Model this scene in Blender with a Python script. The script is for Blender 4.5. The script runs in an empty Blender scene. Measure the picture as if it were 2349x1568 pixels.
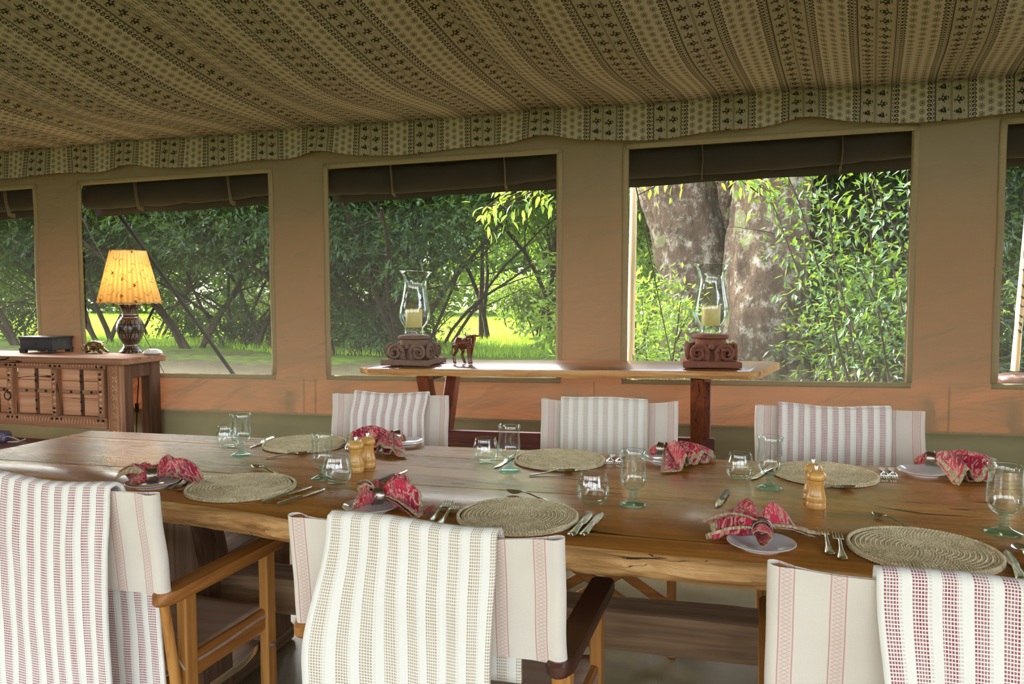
import bpy, bmesh, math, random
from mathutils import Vector, Matrix, noise as mnoise

PI = math.pi
SC = bpy.context.scene
COL = SC.collection
random.seed(7)

# ------------------------------------------------------------------ camera
FPX, PXC, PYC = 1750.0, 1174.5, 784.0
CAM_H = 1.333
PITCH = math.atan(109 / FPX)
YAW = math.radians(14)
cam_d = bpy.data.cameras.new('camera')
cam = bpy.data.objects.new('camera', cam_d)
COL.objects.link(cam)
cam_d.sensor_width = 36.0
cam_d.lens = FPX / 2349 * 36
cam_d.clip_start = 0.05
cam_d.clip_end = 300
cam.location = (0, 0, CAM_H)
cam.rotation_euler = (PI / 2 - PITCH, 0, YAW)
SC.camera = cam

# ------------------------------------------------------------------ world, sun, exposure
SUN_TO = Vector((-0.74, 0.37, 0.57)).normalized()
world = bpy.data.worlds.new('sky_world')
SC.world = world
world.use_nodes = True
wn = world.node_tree
wn.nodes.clear()
w_out = wn.nodes.new('ShaderNodeOutputWorld')
w_bg = wn.nodes.new('ShaderNodeBackground')
w_sky = wn.nodes.new('ShaderNodeTexSky')
w_sky.sky_type = 'NISHITA'
w_sky.sun_disc = False
w_sky.sun_elevation = math.asin(SUN_TO.z)
w_sky.sun_rotation = math.atan2(SUN_TO.x, SUN_TO.y)
w_sky.air_density = 1.0
w_sky.dust_density = 4.0
w_sky.ozone_density = 1.0
w_hs = wn.nodes.new('ShaderNodeHueSaturation')      # hazy, warm tropical sky: less blue than a clear one
w_hs.inputs['Saturation'].default_value = 0.35
wn.links.new(w_sky.outputs[0], w_hs.inputs['Color'])
wn.links.new(w_hs.outputs[0], w_bg.inputs['Color'])
w_bg.inputs['Strength'].default_value = 1.7
wn.links.new(w_bg.outputs[0], w_out.inputs[0])

sun_d = bpy.data.lights.new('sun', 'SUN')
sun_d.energy = 16.0
sun_d.angle = math.radians(1.5)
sun_d.color = (1.0, 0.93, 0.80)
sun = bpy.data.objects.new('sun', sun_d)
COL.objects.link(sun)
sun.rotation_euler = SUN_TO.to_track_quat('Z', 'Y').to_euler()
sun.location = SUN_TO * 30

SC.view_settings.view_transform = 'Standard'
SC.view_settings.look = 'None'
SC.view_settings.gamma = 1.0
SC.view_settings.use_curve_mapping = False
SC.view_settings.exposure = 0.38
cy = SC.cycles
cy.max_bounces = 10
cy.diffuse_bounces = 5
cy.glossy_bounces = 4
cy.transmission_bounces = 8
cy.transparent_max_bounces = 24
cy.caustics_reflective = False
cy.caustics_refractive = False
cy.sample_clamp_indirect = 6.0
cy.use_denoising = True

# ------------------------------------------------------------------ measuring helper
_cp, _sp = math.cos(PITCH), math.sin(PITCH)
_F = Vector((-math.sin(YAW) * _cp, math.cos(YAW) * _cp, -_sp))
_R = Vector((math.cos(YAW), math.sin(YAW), 0))
_U = _R.cross(_F)


def at(px, py, x=None, y=None, z=None):
    """point of the place measured off the photograph, on a known plane of the room"""
    d = _F + _R * ((px - PXC) / FPX) + _U * ((PYC - py) / FPX)
    if z is not None:
        t = (z - CAM_H) / d.z
    elif y is not None:
        t = y / d.y
    else:
        t = x / d.x
    return Vector((0, 0, CAM_H)) + d * t


def lerp(a, b, t):
    return a + (b - a) * t


def sstep(t):
    t = max(0.0, min(1.0, t))
    return t * t * (3 - 2 * t)


def interp(tab, x):
    if x <= tab[0][0]:
        return tab[0][1]
    for (a, b), (c, d) in zip(tab, tab[1:]):
        if x <= c:
            return b + (d - b) * (x - a) / (c - a)
    return tab[-1][1]


def fnoise(x, y=0.0, z=0.0):
    return mnoise.noise(Vector((x, y, z)))


# ------------------------------------------------------------------ mesh builder
class MB:
    def __init__(s):
        s.v, s.f, s.uv = [], [], []
        s.M = Matrix.Identity(4)
        s.mi = []
        s.cur = 0

    def add(s, vs, fs, uvs=None):
        o = len(s.v)
        for p in vs:
            s.v.append(tuple(s.M @ Vector(p)))
        s.uv += list(uvs) if uvs else [(p[0], p[1]) for p in vs]
        for f in fs:
            s.f.append(tuple(i + o for i in f))
            s.mi.append(s.cur)

    def box(s, c, d, bev=0.0, M=None):
        """box centred at c with size d, chamfered"""
        x, y, z = d[0] / 2, d[1] / 2, d[2] / 2
        b = min(bev, x * .9, y * .9, z * .9)
        vs, fs = [], []
        if b <= 0:
            for sx in (-1, 1):
                for sy in (-1, 1):
                    for sz in (-1, 1):
                        vs.append((sx * x, sy * y, sz * z))
            fs = [(0, 1, 3, 2), (4, 6, 7, 5), (0, 4, 5, 1), (2, 3, 7, 6), (0, 2, 6, 4), (1, 5, 7, 3)]
        else:
            idx = {}
            for sx in (-1, 1):
                for sy in (-1, 1):
                    for sz in (-1, 1):
                        for ax in range(3):
                            p = [sx * (x - b), sy * (y - b), sz * (z - b)]
                            p[ax] = (sx * x, sy * y, sz * z)[ax]
                            idx[(sx, sy, sz, ax)] = len(vs)
                            vs.append(tuple(p))
            S2 = [(-1, -1), (1, -1), (1, 1), (-1, 1)]
            for sg in (-1, 1):
                fx = [idx[(sg, a, c_, 0)] for a, c_ in S2]
                fy = [idx[(a, sg, c_, 1)] for a, c_ in S2]
                fz = [idx[(a, c_, sg, 2)] for a, c_ in S2]
                fs += [tuple(fx if sg > 0 else fx[::-1]), tuple(fy[::-1] if sg > 0 else fy), tuple(fz if sg > 0 else fz[::-1])]
            for a in (-1, 1):
                for c_ in (-1, 1):
                    fs.append((idx[(a, c_, -1, 0)], idx[(a, c_, 1, 0)], idx[(a, c_, 1, 1)], idx[(a, c_, -1, 1)]))
                    fs.append((idx[(a, -1, c_, 0)], idx[(a, 1, c_, 0)], idx[(a, 1, c_, 2)], idx[(a, -1, c_, 2)]))
                    fs.append((idx[(-1, a, c_, 1)], idx[(1, a, c_, 1)], idx[(1, a, c_, 2)], idx[(-1, a, c_, 2)]))
            for sx in (-1, 1):
                for sy in (-1, 1):
                    for sz in (-1, 1):
                        fs.append(tuple(idx[(sx, sy, sz, k)] for k in range(3)))
        T = Matrix.Translation(Vector(c)) @ (M.to_4x4() if M is not None else Matrix.Identity(4))
        s.add([T @ Vector(p) for p in vs], fs, [(p[0], p[2]) for p in vs])

    def beam(s, a, b, w, h, bev=0.003, up=(0, 0, 1)):
        a, b = Vector(a), Vector(b)
        d = b - a
        L = d.length
        X = d.normalized()
        Y = Vector(up).cross(X)
        if Y.length < 1e-4:
            Y = Vector((0, 1, 0)).cross(X)
        Y.normalize()
        Z = X.cross(Y)
        R = Matrix((X, Y, Z)).transposed()
        s.box((a + b) / 2, (L, w, h), bev, R)

    def tube(s, pts, rad, n=8, cap=True, squash=None):
        pts = [Vector(p) for p in pts]
        if not isinstance(rad, (list, tuple)):
            rad = [rad] * len(pts)
        vs, fs, uvs = [], [], []
        prev = None
        L = 0
        for i, p in enumerate(pts):
            t = (pts[min(i + 1, len(pts) - 1)] - pts[max(i - 1, 0)]).normalized()
            if prev is None:
                ref = Vector((0, 0, 1)) if abs(t.z) < .9 else Vector((1, 0, 0))
                u = ref.cross(t).normalized()
            else:
                u = (prev - t * prev.dot(t)).normalized()
            prev = u
            w = t.cross(u)
            if i:
                L += (p - pts[i - 1]).length
            r = rad[i]
            for k in range(n):
                a = 2 * PI * k / n
                if isinstance(r, tuple):
                    q = p + u * (r[0] * math.cos(a)) + w * (r[1] * math.sin(a))
                else:
                    q = p + (u * math.cos(a) + w * math.sin(a)) * r
                vs.append(q)
                uvs.append((k / n, L))
        for i in range(len(pts) - 1):
            for k in range(n):
                k2 = (k + 1) % n
                fs.append((i * n + k, i * n + k2, (i + 1) * n + k2, (i + 1) * n + k))
        if cap:
            fs.append(tuple(range(n))[::-1])
            fs.append(tuple(range((len(pts) - 1) * n, len(pts) * n)))
        s.add(vs, fs, uvs)

    def lathe(s, prof, n=28, c=(0, 0, 0), rfun=None):
        """closed of revolution about z; prof = [(r,z)...]; r=0 ends close"""
        vs, fs, uvs, rows = [], [], [], []
        for r, z in prof:
            if r < 1e-5:
                rows.append([len(vs)])
                vs.append((c[0], c[1], c[2] + z))
                uvs.append((0, z))
            else:
                row = []
                for k in range(n):
                    a = 2 * PI * k / n
                    rr = r * (rfun(a, z) if rfun else 1)
                    row.append(len(vs))
                    vs.append((c[0] + rr * math.cos(a), c[1] + rr * math.sin(a), c[2] + z))
                    uvs.append((k / n, z))
                rows.append(row)
        for A, B in zip(rows, rows[1:]):
            if len(A) == 1 and len(B) == 1:
                continue
            for k in range(n):
                k2 = (k + 1) % n
                if len(A) == 1:
                    fs.append((A[0], B[k2], B[k]))
                elif len(B) == 1:
                    fs.append((A[k], A[k2], B[0]))
                else:
                    fs.append((A[k], A[k2], B[k2], B[k]))
        s.add(vs, fs, uvs)

    def grid(s, fn, nu, nv, uvf=None, closeu=False):
        vs, uvs, fs = [], [], []
        cu = nu if closeu else nu + 1
        for j in range(nv + 1):
            for i in range(cu):
                vs.append(fn(i / nu, j / nv))
                uvs.append(uvf(i / nu, j / nv) if uvf else (i / nu, j / nv))
        for j in range(nv):
            for i in range(nu):
                i2 = (i + 1) % cu
                fs.append((j * cu + i, j * cu + i2, (j + 1) * cu + i2, (j + 1) * cu + i))
        s.add(vs, fs, uvs)

    def prism(s, pts, z0, z1, bev=0.0):
        """outline (x,y) counter-clockwise, extruded z0..z1, top edge chamfered"""
        n = len(pts)
        cx = sum(p[0] for p in pts) / n
        cyy = sum(p[1] for p in pts) / n

        def ins(p, b):
            dx, dy = cx - p[0], cyy - p[1]
            L = math.hypot(dx, dy) or 1
            return (p[0] + dx / L * b, p[1] + dy / L * b)
        rings = [(0, z0), (0, z1)] if bev <= 0 else [(bev, z0), (0, z0 + bev), (0, z1 - bev), (bev, z1)]
        vs, fs = [], []
        for b, z in rings:
            for p in pts:
                q = ins(p, b)
                vs.append((q[0], q[1], z))
        for r in range(len(rings) - 1):
            for k in range(n):
                k2 = (k + 1) % n
                fs.append((r * n + k, r * n + k2, (r + 1) * n + k2, (r + 1) * n + k))
        fs.append(tuple(range(n))[::-1])
        fs.append(tuple(range((len(rings) - 1) * n, len(rings) * n)))
        s.add(vs, fs)

    def mesh(s, name, mats, smooth=None):
        me = bpy.data.meshes.new(name)
        me.from_pydata(s.v, [], s.f)
        ul = me.uv_layers.new(name='UVMap')
        lv = [0] * len(me.loops)
        me.loops.foreach_get('vertex_index', lv)
        fl = []
        for i in lv:
            fl += s.uv[i]
        ul.data.foreach_set('uv', fl)
        for m in (mats if isinstance(mats, (list, tuple)) else [mats]):
            me.materials.append(m)
        if max(s.mi or [0]) > 0:
            me.polygons.foreach_set('material_index', s.mi)
        if smooth is not None:
            me.polygons.foreach_set('use_smooth', [True] * len(me.polygons))
            if smooth < 180:
                me.set_sharp_from_angle(angle=math.radians(smooth))
        me.update()
        return me

    def build(s, name, mats, parent=None, smooth=None, loc=None, rot=None):
        o = bpy.data.objects.new(name, s.mesh(name, mats, smooth))
        COL.objects.link(o)
        if parent is not None:
            o.parent = parent
        if loc is not None:
            o.location = loc
        if rot is not None:
            o.rotation_euler = rot
        return o


def tag(o, label=None, cat=None, group=None, kind=None):
    if label:
        o['label'] = label
    if cat:
        o['category'] = cat
    if group:
        o['group'] = group
    if kind:
        o['kind'] = kind
    return o


def thing(name, label, cat, loc=(0, 0, 0), rz=0.0, group=None, kind=None):
    o = bpy.data.objects.new(name, None)
    o.empty_display_size = .05
    COL.objects.link(o)
    o.location = loc
    o.rotation_euler = (0, 0, rz)
    return tag(o, label, cat, group, kind)


def copy_tree(o, parent=None):
    c = o.copy()
    COL.objects.link(c)
    c.parent = parent
    for ch in list(o.children):
        copy_tree(ch, c)
    return c


def share(name, me, parent, loc=(0, 0, 0), rot=(0, 0, 0), scale=(1, 1, 1)):
    o = bpy.data.objects.new(name, me)
    COL.objects.link(o)
    o.parent = parent
    o.location = loc
    o.rotation_euler = rot
    o.scale = scale
    return o


def solid(o, th, off=0.0):
    m = o.modifiers.new('thickness', 'SOLIDIFY')
    m.thickness = th
    m.offset = off
    return o


def subsurf(o, n=1):
    m = o.modifiers.new('smooth', 'SUBSURF')
    m.levels = n
    m.render_levels = n
    return o


# ------------------------------------------------------------------ material builder
def hx(h):
    h = h.lstrip('#')
    r = []
    for i in (0, 2, 4):
        c = int(h[i:i + 2], 16) / 255
        r.append(c / 12.92 if c <= .04045 else ((c + .055) / 1.055) ** 2.4)
    return tuple(r)


class S:
    def __init__(s, nb, sock):
        s.nb, s.k = nb, sock

    def _m(s, op, o=None, c=None):
        return s.nb.math(op, s, o, c)

    def __add__(s, o): return s._m('ADD', o)
    def __radd__(s, o): return s._m('ADD', o)
    def __sub__(s, o): return s._m('SUBTRACT', o)
    def __rsub__(s, o): return s.nb.math('SUBTRACT', o, s)
    def __mul__(s, o): return s._m('MULTIPLY', o)
    def __rmul__(s, o): return s._m('MULTIPLY', o)
    def __truediv__(s, o): return s._m('DIVIDE', o)
    def lt(s, o): return s._m('LESS_THAN', o)
    def gt(s, o): return s._m('GREATER_THAN', o)
    def abs(s): return s._m('ABSOLUTE')
    def fr(s): return s._m('FRACT')
    def fl(s): return s._m('FLOOR')
    def mx(s, o): return s._m('MAXIMUM', o)
    def mn(s, o): return s._m('MINIMUM', o)
    def sin(s): return s._m('SINE')
    def cos(s): return s._m('COSINE')
    def pw(s, o): return s._m('POWER', o)
    def mod2(s): return s._m('MODULO', 2.0)

    def clamp(s):
        r = s._m('ADD', 0.0)
        r.k.node.use_clamp = True
        return r


class NB:
    def __init__(s, name):
        s.m = bpy.data.materials.new(name)
        s.m.use_nodes = True
        s.t = s.m.node_tree
        s.t.nodes.clear()

    def n(s, typ, **kw):
        nd = s.t.nodes.new(typ)
        for k, v in kw.items():
            setattr(nd, k, v)
        return nd

    def put(s, sock, v):
        if v is None:
            return
        if isinstance(v, S):
            s.t.links.new(v.k, sock)
        elif isinstance(v, (tuple, list)):
            if len(v) == 3 and len(sock.default_value) == 4:
                v = tuple(v) + (1,)
            sock.default_value = v
        else:
            sock.default_value = v

    def math(s, op, a, b=None, c=None):
        nd = s.n('ShaderNodeMath', operation=op)
        for i, v in enumerate((a, b, c)):
            s.put(nd.inputs[i], v)
        return S(s, nd.outputs[0])

    def uv(s):
        return S(s, s.n('ShaderNodeTexCoord').outputs['UV'])

    def ob(s):
        return S(s, s.n('ShaderNodeTexCoord').outputs['Object'])

    def gen(s):
        return S(s, s.n('ShaderNodeTexCoord').outputs['Generated'])

    def pos(s):
        return S(s, s.n('ShaderNodeNewGeometry').outputs['Position'])

    def rnd(s):
        return S(s, s.n('ShaderNodeObjectInfo').outputs['Random'])

    def xyz(s, v):
        nd = s.n('ShaderNodeSeparateXYZ')
        s.put(nd.inputs[0], v)
        return [S(s, o) for o in nd.outputs]

    def vec(s, x=0.0, y=0.0, z=0.0):
        nd = s.n('ShaderNodeCombineXYZ')
        for i, v in enumerate((x, y, z)):
            s.put(nd.inputs[i], v)
        return S(s, nd.outputs[0])

    def scale(s, v, sc, off=(0, 0, 0), rot=(0, 0, 0)):
        nd = s.n('ShaderNodeMapping')
        s.put(nd.inputs['Vector'], v)
        nd.inputs['Scale'].default_value = sc
        nd.inputs['Location'].default_value = off
        nd.inputs['Rotation'].default_value = rot
        return S(s, nd.outputs[0])

    def noise(s, v, sc, det=3.0, ro=.5, dist=0.0):
        nd = s.n('ShaderNodeTexNoise')
        s.put(nd.inputs['Vector'], v)
        s.put(nd.inputs['Scale'], sc)
        nd.inputs['Detail'].default_value = det
        nd.inputs['Roughness'].default_value = ro
        nd.inputs['Distortion'].default_value = dist
        return S(s, nd.outputs[0])

    def voro(s, v, sc, feature='F1', out=0):
        nd = s.n('ShaderNodeTexVoronoi', feature=feature)
        s.put(nd.inputs['Vector'], v)
        s.put(nd.inputs['Scale'], sc)
        return S(s, nd.outputs[out])

    def ramp(s, f, stops):
        nd = s.n('ShaderNodeValToRGB')
        e = nd.color_ramp.elements
        while len(e) < len(stops):
            e.new(.5)
        for i, (p, c) in enumerate(stops):
            e[i].position = p
            e[i].color = (tuple(c) + (1,)) if isinstance(c, (tuple, list)) else (c, c, c, 1)
        s.put(nd.inputs[0], f)
        return S(s, nd.outputs[0])

    def mix(s, f, a, b, mode='MIX'):
        nd = s.n('ShaderNodeMix', data_type='RGBA', blend_type=mode)
        s.put(nd.inputs[0], f)
        s.put(nd.inputs[6], a)
        s.put(nd.inputs[7], b)
        return S(s, nd.outputs[2])

    def bump(s, h, st=.3, dist=.01, nrm=None):
        nd = s.n('ShaderNodeBump')
        s.put(nd.inputs['Height'], h)
        s.put(nd.inputs['Strength'], st)
        nd.inputs['Distance'].default_value = dist
        if nrm is not None:
            s.put(nd.inputs['Normal'], nrm)
        return S(s, nd.outputs[0])

    def pr(s, **kw):
        nd = s.n('ShaderNodeBsdfPrincipled')
        al = dict(color='Base Color', rough='Roughness', metal='Metallic', normal='Normal', spec='Specular IOR Level',
                  coat='Coat Weight', coatr='Coat Roughness', sheen='Sheen Weight', trans='Transmission Weight', ior='IOR',
                  emit='Emission Color', emits='Emission Strength', sss='Subsurface Weight', sssr='Subsurface Radius', ssss='Subsurface Scale')
        for k, v in kw.items():
            s.put(nd.inputs[al[k]], v)
        return S(s, nd.outputs[0])

    def sh(s, typ, **kw):
        nd = s.n(typ)
        for k, v in kw.items():
            s.put(nd.inputs[k], v)
        return S(s, nd.outputs[0])

    def mixs(s, f, a, b):
        nd = s.n('ShaderNodeMixShader')
        s.put(nd.inputs[0], f)
        s.put(nd.inputs[1], a)
        s.put(nd.inputs[2], b)
        return S(s, nd.outputs[0])

    def out(s, shader):
        o = s.n('ShaderNodeOutputMaterial')
        s.put(o.inputs[0], shader)
        return s.m


MT = {}


def plain(name, col, rough=.6, metal=0.0, var=.12, nsc=20.0, bump=.1, **kw):
    b = NB(name)
    p = b.ob()
    nz = b.noise(p, nsc, 4)
    c = b.mix(nz, tuple(x * (1 - var) for x in col), tuple(min(1, x * (1 + var)) for x in col))
    return b.out(b.pr(color=c, rough=rough, metal=metal, normal=b.bump(nz, bump, .004), **kw))


def wood(name, dark, mid, light, axis=0, gsc=1.0, rough=.4, coat=0.0, crack=.0, blotch=.35, bump=.15, spec=.5):
    """grain runs along the given object axis"""
    b = NB(name)
    p = b.ob()
    rn = b.rnd()
    sc = [26 * gsc, 26 * gsc, 26 * gsc]
    sc[axis] = 1.3 * gsc
    q0 = S(b, None)
    nd = b.n('ShaderNodeVectorMath', operation='ADD')
    b.put(nd.inputs[0], p)
    b.put(nd.inputs[1], b.vec(rn * 7.0, rn * 13.0, rn * 5.0))
    q0 = S(b, nd.outputs[0])
    g = b.noise(b.scale(q0, tuple(sc)), 1.0, 6, .62, .7)
    sc2 = [5 * gsc] * 3
    sc2[axis] = .7 * gsc
    bl = b.noise(b.scale(q0, tuple(sc2)), 1.0, 3, .5, .4)
    f = g * (1 - blotch) + bl * blotch
    c = b.ramp(f, [(.30, dark), (.5, mid), (.70, light)])
    h = g
    if crack > 0:
        sc3 = [16 * gsc] * 3
        sc3[axis] = .9 * gsc
        ck = b.noise(b.scale(q0, tuple(sc3), (3, 1, 2)), 1.0, 2, .4, .3)
        line = (ck - .5).abs().lt(.012 * crack)
        gate = b.noise(b.scale(q0, tuple(x * .3 for x in sc3), (9, 4, 2)), 1.0, 1).gt(.52)
        line = line * gate
        c = b.mix(line, c, tuple(x * .18 for x in dark))
        h = g - line * .8
    return b.out(b.pr(color=c, rough=(g * .18 + (rough - .09)), coat=coat, coatr=.12, spec=spec, normal=b.bump(h, bump, .004)))


# ---- printed liner fabric -------------------------------------------------
def fabric_print():
    b = NB('printed_liner_fabric')
    u, v, _ = b.xyz(b.uv())
    Pd = .347
    p = (u / Pd).fr()
    # sprig bands
    fu = (p - .115) / .12
    inb = (p - .295).abs().lt(.18)
    ci = fu.fl()
    x = (fu.fr() - .5) * .0432
    y = ((v / .044 + ci.mod2() * .5).fr() - .5) * .044
    ang = b.math('ARCTAN2', y, x)
    r = ((x / .0145) * (x / .0145) + (y / .0175) * (y / .0175))._m('SQRT')
    spk = (ang * 9.0).cos()
    spr = (r.lt(1.0) * (spk.gt(-.35)) * (r * 2.6).fr().gt(.16)).mx(r.lt(.28)) * inb
    # scroll borders
    def border(pc, sg):
        a = (p - pc) * (sg / .0475)
        bb = ((v / .0225).fr() - .5) * 2
        w = a.abs().lt(1.0)
        rr = ((a - .28) * (a - .28) * .8 + (bb + .1) * (bb + .1) * .75)._m('SQRT')
        ring = (rr - .46).abs().lt(.17)
        tail = (a - .1 - bb * .55).abs().lt(.13) * bb.gt(-.2)
        sca = (a + .62 + (bb * PI).cos() * .22).abs().lt(.09)
        dot = ((a + .30) * (a + .30) + (bb * bb) * .5).lt(.03)
        tri = (a + 1.0).lt((1.0 - bb.abs()) * .25)
        return ring.mx(tail).mx(sca).mx(dot).mx(tri) * w
    bor = border(.0675, 1.0).mx(border(.5225, -1.0))
    lines = (p - .006).abs().lt(.006).mx((p - .581).abs().lt(.006)).mx((p - .5905).abs().lt(.0022)).mx((p - .992).abs().lt(.0022))
    # rose columns
    def rose(pc, off):
        xx = (p - pc) * Pd
        yc = v / .062 + off
        yy = (yc.fr() - .5) * .062
        fl = (yc.fl().mod2() * 2.0 - 1.0)
        xx2 = xx * fl
        an = b.math('ARCTAN2', yy, xx2)
        r2 = (xx * xx + yy * yy)._m('SQRT')
        pet = r2.lt((an * 5.0 + .6).cos() * .0036 + .0138) * ((xx2 - .003) * (xx2 - .003) + (yy - .002) * (yy - .002)).gt(.000022)
        d1 = xx2 + yy * .55
        d2 = yy - xx2 * .55
        lf = ((d1.abs() - .014) * (d1.abs() - .014) / .000009 + (d2.abs() - .0185) * (d2.abs() - .0185) / .00003).lt(1.0)
        lf2 = ((xx.abs() - .021) * (xx.abs() - .021) / .000006 + yy * yy / .00003).lt(1.0)
        return pet.mx(lf).mx(lf2) * (p - pc).abs().lt(.092)
    ros = rose(.690, 0.0).mx(rose(.888, .18))
    dark = bor.mx(lines).mx(ros)
    inr = (p - .789).abs().lt(.197)
    wv = b.noise(b.vec(u * 160.0, v * 160.0, 0.0), 1.0, 2)
    sh = b.noise(b.vec(u * 60.0 + v * 40.0, v * 60.0 - u * 40.0, 0.0), 1.0, 2, .5, 1.2).gt(.52)
    base = b.mix(wv, hx('#b9b19a'), hx('#d8d0ba'))
    grey = b.mix(sh * .45 + wv * .2, hx('#bbb39d'), hx('#979079'))
    gap = (p - .789).abs().lt(.016)
    c = b.mix(inr, base, b.mix(gap, grey, hx('#958e7b')))
    c = b.mix(spr * .85, c, hx('#3d3421'))
    c = b.mix(dark * .93, c, hx('#231c12'))
    wr = b.noise(b.vec(u * 5.0, v * 2.2, 0.0), 1.0, 3)
    nrm = b.bump(wr * .7 + wv * .05, .5, .03)
    d = b.pr(color=c, rough=.9, spec=.15, normal=nrm)
    t = b.sh('ShaderNodeBsdfTranslucent', Color=c)
    return b.out(b.mixs(.12, d, t))


def canvas_wall():
    b = NB('tan_tent_canvas')
    p = b.pos()
    x, y, z = b.xyz(p)
    w1 = b.noise(b.vec(x * 2.2 + z * 1.8, z * 7.0 - x * 3.0, 0.0), 1.0, 3, .5, .5)
    w2 = b.noise(b.vec(x * 1.1, z * 5.0, 3.0), 1.0, 4, .55, .8)
    big = b.noise(p, 1.1, 3)
    weave = b.noise(b.vec(x * 330.0, y * 330.0, z * 330.0), 1.0, 1)
    stain = b.noise(b.vec(x * 9.0, y * 9.0, z * 3.0), 1.0, 5, .65).gt(.735)
    c = b.mix(big, hx('#958a6e'), hx('#a69b7e'))
    c = b.mix(weave * .25, c, hx('#807258'))
    c = b.mix(stain * .25, c, hx('#6e5b41'))
    nrm = b.bump(w1 * .8 + w2 * .9 + weave * .008, .65, .045)
    d = b.pr(color=c, rough=.88, spec=.18, normal=nrm)
    t = b.sh('ShaderNodeBsdfTranslucent', Color=b.mix(.25, hx('#d4601e'), c), Normal=nrm)
    return b.out(b.mixs(.052, d, t))


def net_screen():
    b = NB('mosquito_net')
    p = b.pos()
    x, y, z = b.xyz(p)
    st = b.noise(b.vec(x * 120.0, z * 14.0, 0.0), 1.0, 2)
    c = hx('#cfcabb')
    d = b.sh('ShaderNodeBsdfDiffuse', Color=hx('#5a5850'))
    t = b.sh('ShaderNodeBsdfTranslucent', Color=c)
    tr = b.sh('ShaderNodeBsdfTransparent', Color=(1, 1, 1, 1))
    return b.out(b.mixs(st * .06 + .022, tr, b.mixs(.5, d, t)))


def glass_thin(name, tint, edge, str_=.32):
    """thin blown glass: clear through the face, green towards the rim of the outline, fresnel reflection"""
    b = NB(name)
    lw = b.n('ShaderNodeLayerWeight')
    lw.inputs['Blend'].default_value = .35
    fac = S(b, lw.outputs['Facing'])
    nz = b.noise(b.ob(), 60.0, 2)
    nrm = b.bump(nz, .12, .003)
    lw2 = b.n('ShaderNodeLayerWeight')
    lw2.inputs['Blend'].default_value = .5
    b.put(lw2.inputs['Normal'], nrm)
    fres = S(b, lw2.outputs['Facing']).pw(5.0) * .9 + .05
    c = b.mix(fac.pw(2.2), tint, edge)
    tr = b.sh('ShaderNodeBsdfTransparent', Color=c)
    gl = b.sh('ShaderNodeBsdfGlossy', Color=(1, 1, 1, 1), Roughness=.03, Normal=nrm)
    return b.out(b.mixs(fres.clamp(), tr, gl))


def glass_solid(name, col):
    b = NB(name)
    nz = b.noise(b.ob(), 90.0, 2)
    return b.out(b.pr(color=col, rough=.04, trans=1.0, ior=1.45, normal=b.bump(nz, .2, .003)))


def throw_mat(name, col):
    b = NB(name)
    u, v, _ = b.xyz(b.uv())
    p = (u / .042).fr()
    inb = p.lt(.52)
    cu = (u / .0045).fr()
    cvv = (v / .0062).fr()
    ds = cu.gt(.30) * cvv.gt(.33) * inb
    nz = b.noise(b.vec(u * 90.0, v * 12.0, 0.0), 1.0, 2)
    ds = ds * (nz * .5 + .62).clamp()
    faint = (p - .60).abs().lt(.05) * cvv.gt(.5) * .25
    wv = b.noise(b.vec(u * 700.0, v * 700.0, 0.0), 1.0, 1)
    base = b.mix(wv * .5, hx('#f2efe6'), hx('#dcd7ca'))
    c = b.mix(ds.mx(faint), base, col)
    h = (cu.gt(.3) * cvv.gt(.33)) * .5 * inb + wv * .5 + (v / .0031).fr() * .2
    return b.out(b.pr(color=c, rough=.95, spec=.1, sheen=.2, normal=b.bump(h, .5, .002)))


def chair_canvas(name, base1, base2, ubands):
    b = NB(name)
    u, v, _ = b.xyz(b.uv())
    wv = b.noise(b.vec(u * 420.0, v * 420.0, 0.0), 1.0, 2)
    bl = b.noise(b.vec(u * 14.0, v * 14.0, 0.0), 1.0, 3)
    c = b.mix(wv * .5 + bl * .5, base1, base2)
    m = None
    for c0 in ubands:
        d = (u - c0).abs()
        ed = (d - .0112).abs().lt(.0011)
        zz = ((v / .0078).fr() - .5).abs() * .024
        dia = ((d - zz * .62).abs().lt(.0013)) * d.lt(.0085)
        k = ed.mx(dia * .75).mx(d.lt(.011) * .16)
        m = k if m is None else m.mx(k)
    c = b.mix(m * .62, c, hx('#b8625f'))
    wr = b.noise(b.vec(u * 9.0, v * 5.0, 1.0), 1.0, 3)
    return b.out(b.pr(color=c, rough=.92, spec=.1, normal=b.bump(wv * .12 + wr, .35, .008)))


def napkin_mat():
    b = NB('red_print_napkin')
    u, v, _ = b.xyz(b.uv())
    q = b.vec(u * 3.0, v * 3.0, 0.0)
    n1 = b.noise(q, 2.2, 3, .55, 1.2)
    n2 = b.noise(q, 3.3, 3, .55, 1.8)
    vor = b.voro(q, 1.7)
    c = b.mix(n1.gt(.52), hx('#d23550'), hx('#a5243e'))
    c = b.mix(((n2 - .5).abs().lt(.035)) * .8, c, hx('#d9b39a'))
    c = b.mix(n2.gt(.61) * .7, c, hx('#9a6f78'))
    c = b.mix(vor.lt(.10), c, hx('#e8a83c'))
    c = b.mix(vor.lt(.035), c, hx('#9c2a1e'))
    e = (u - .5).abs().gt(.472).mx((v - .5).abs().gt(.462))
    sp = b.voro(b.vec(u, v, 0.0), 70.0).gt(.45)
    c = b.mix(e, c, b.mix(sp * .7, hx('#d8c7a0'), hx('#8e7a55')))
    wv = b.noise(b.vec(u * 260.0, v * 260.0, 0.0), 1.0, 1)
    d = b.pr(color=c, rough=.75, spec=.25, sheen=.15, normal=b.bump(wv, .2, .001))
    t = b.sh('ShaderNodeBsdfTranslucent', Color=c)
    return b.out(b.mixs(.15, d, t))


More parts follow.
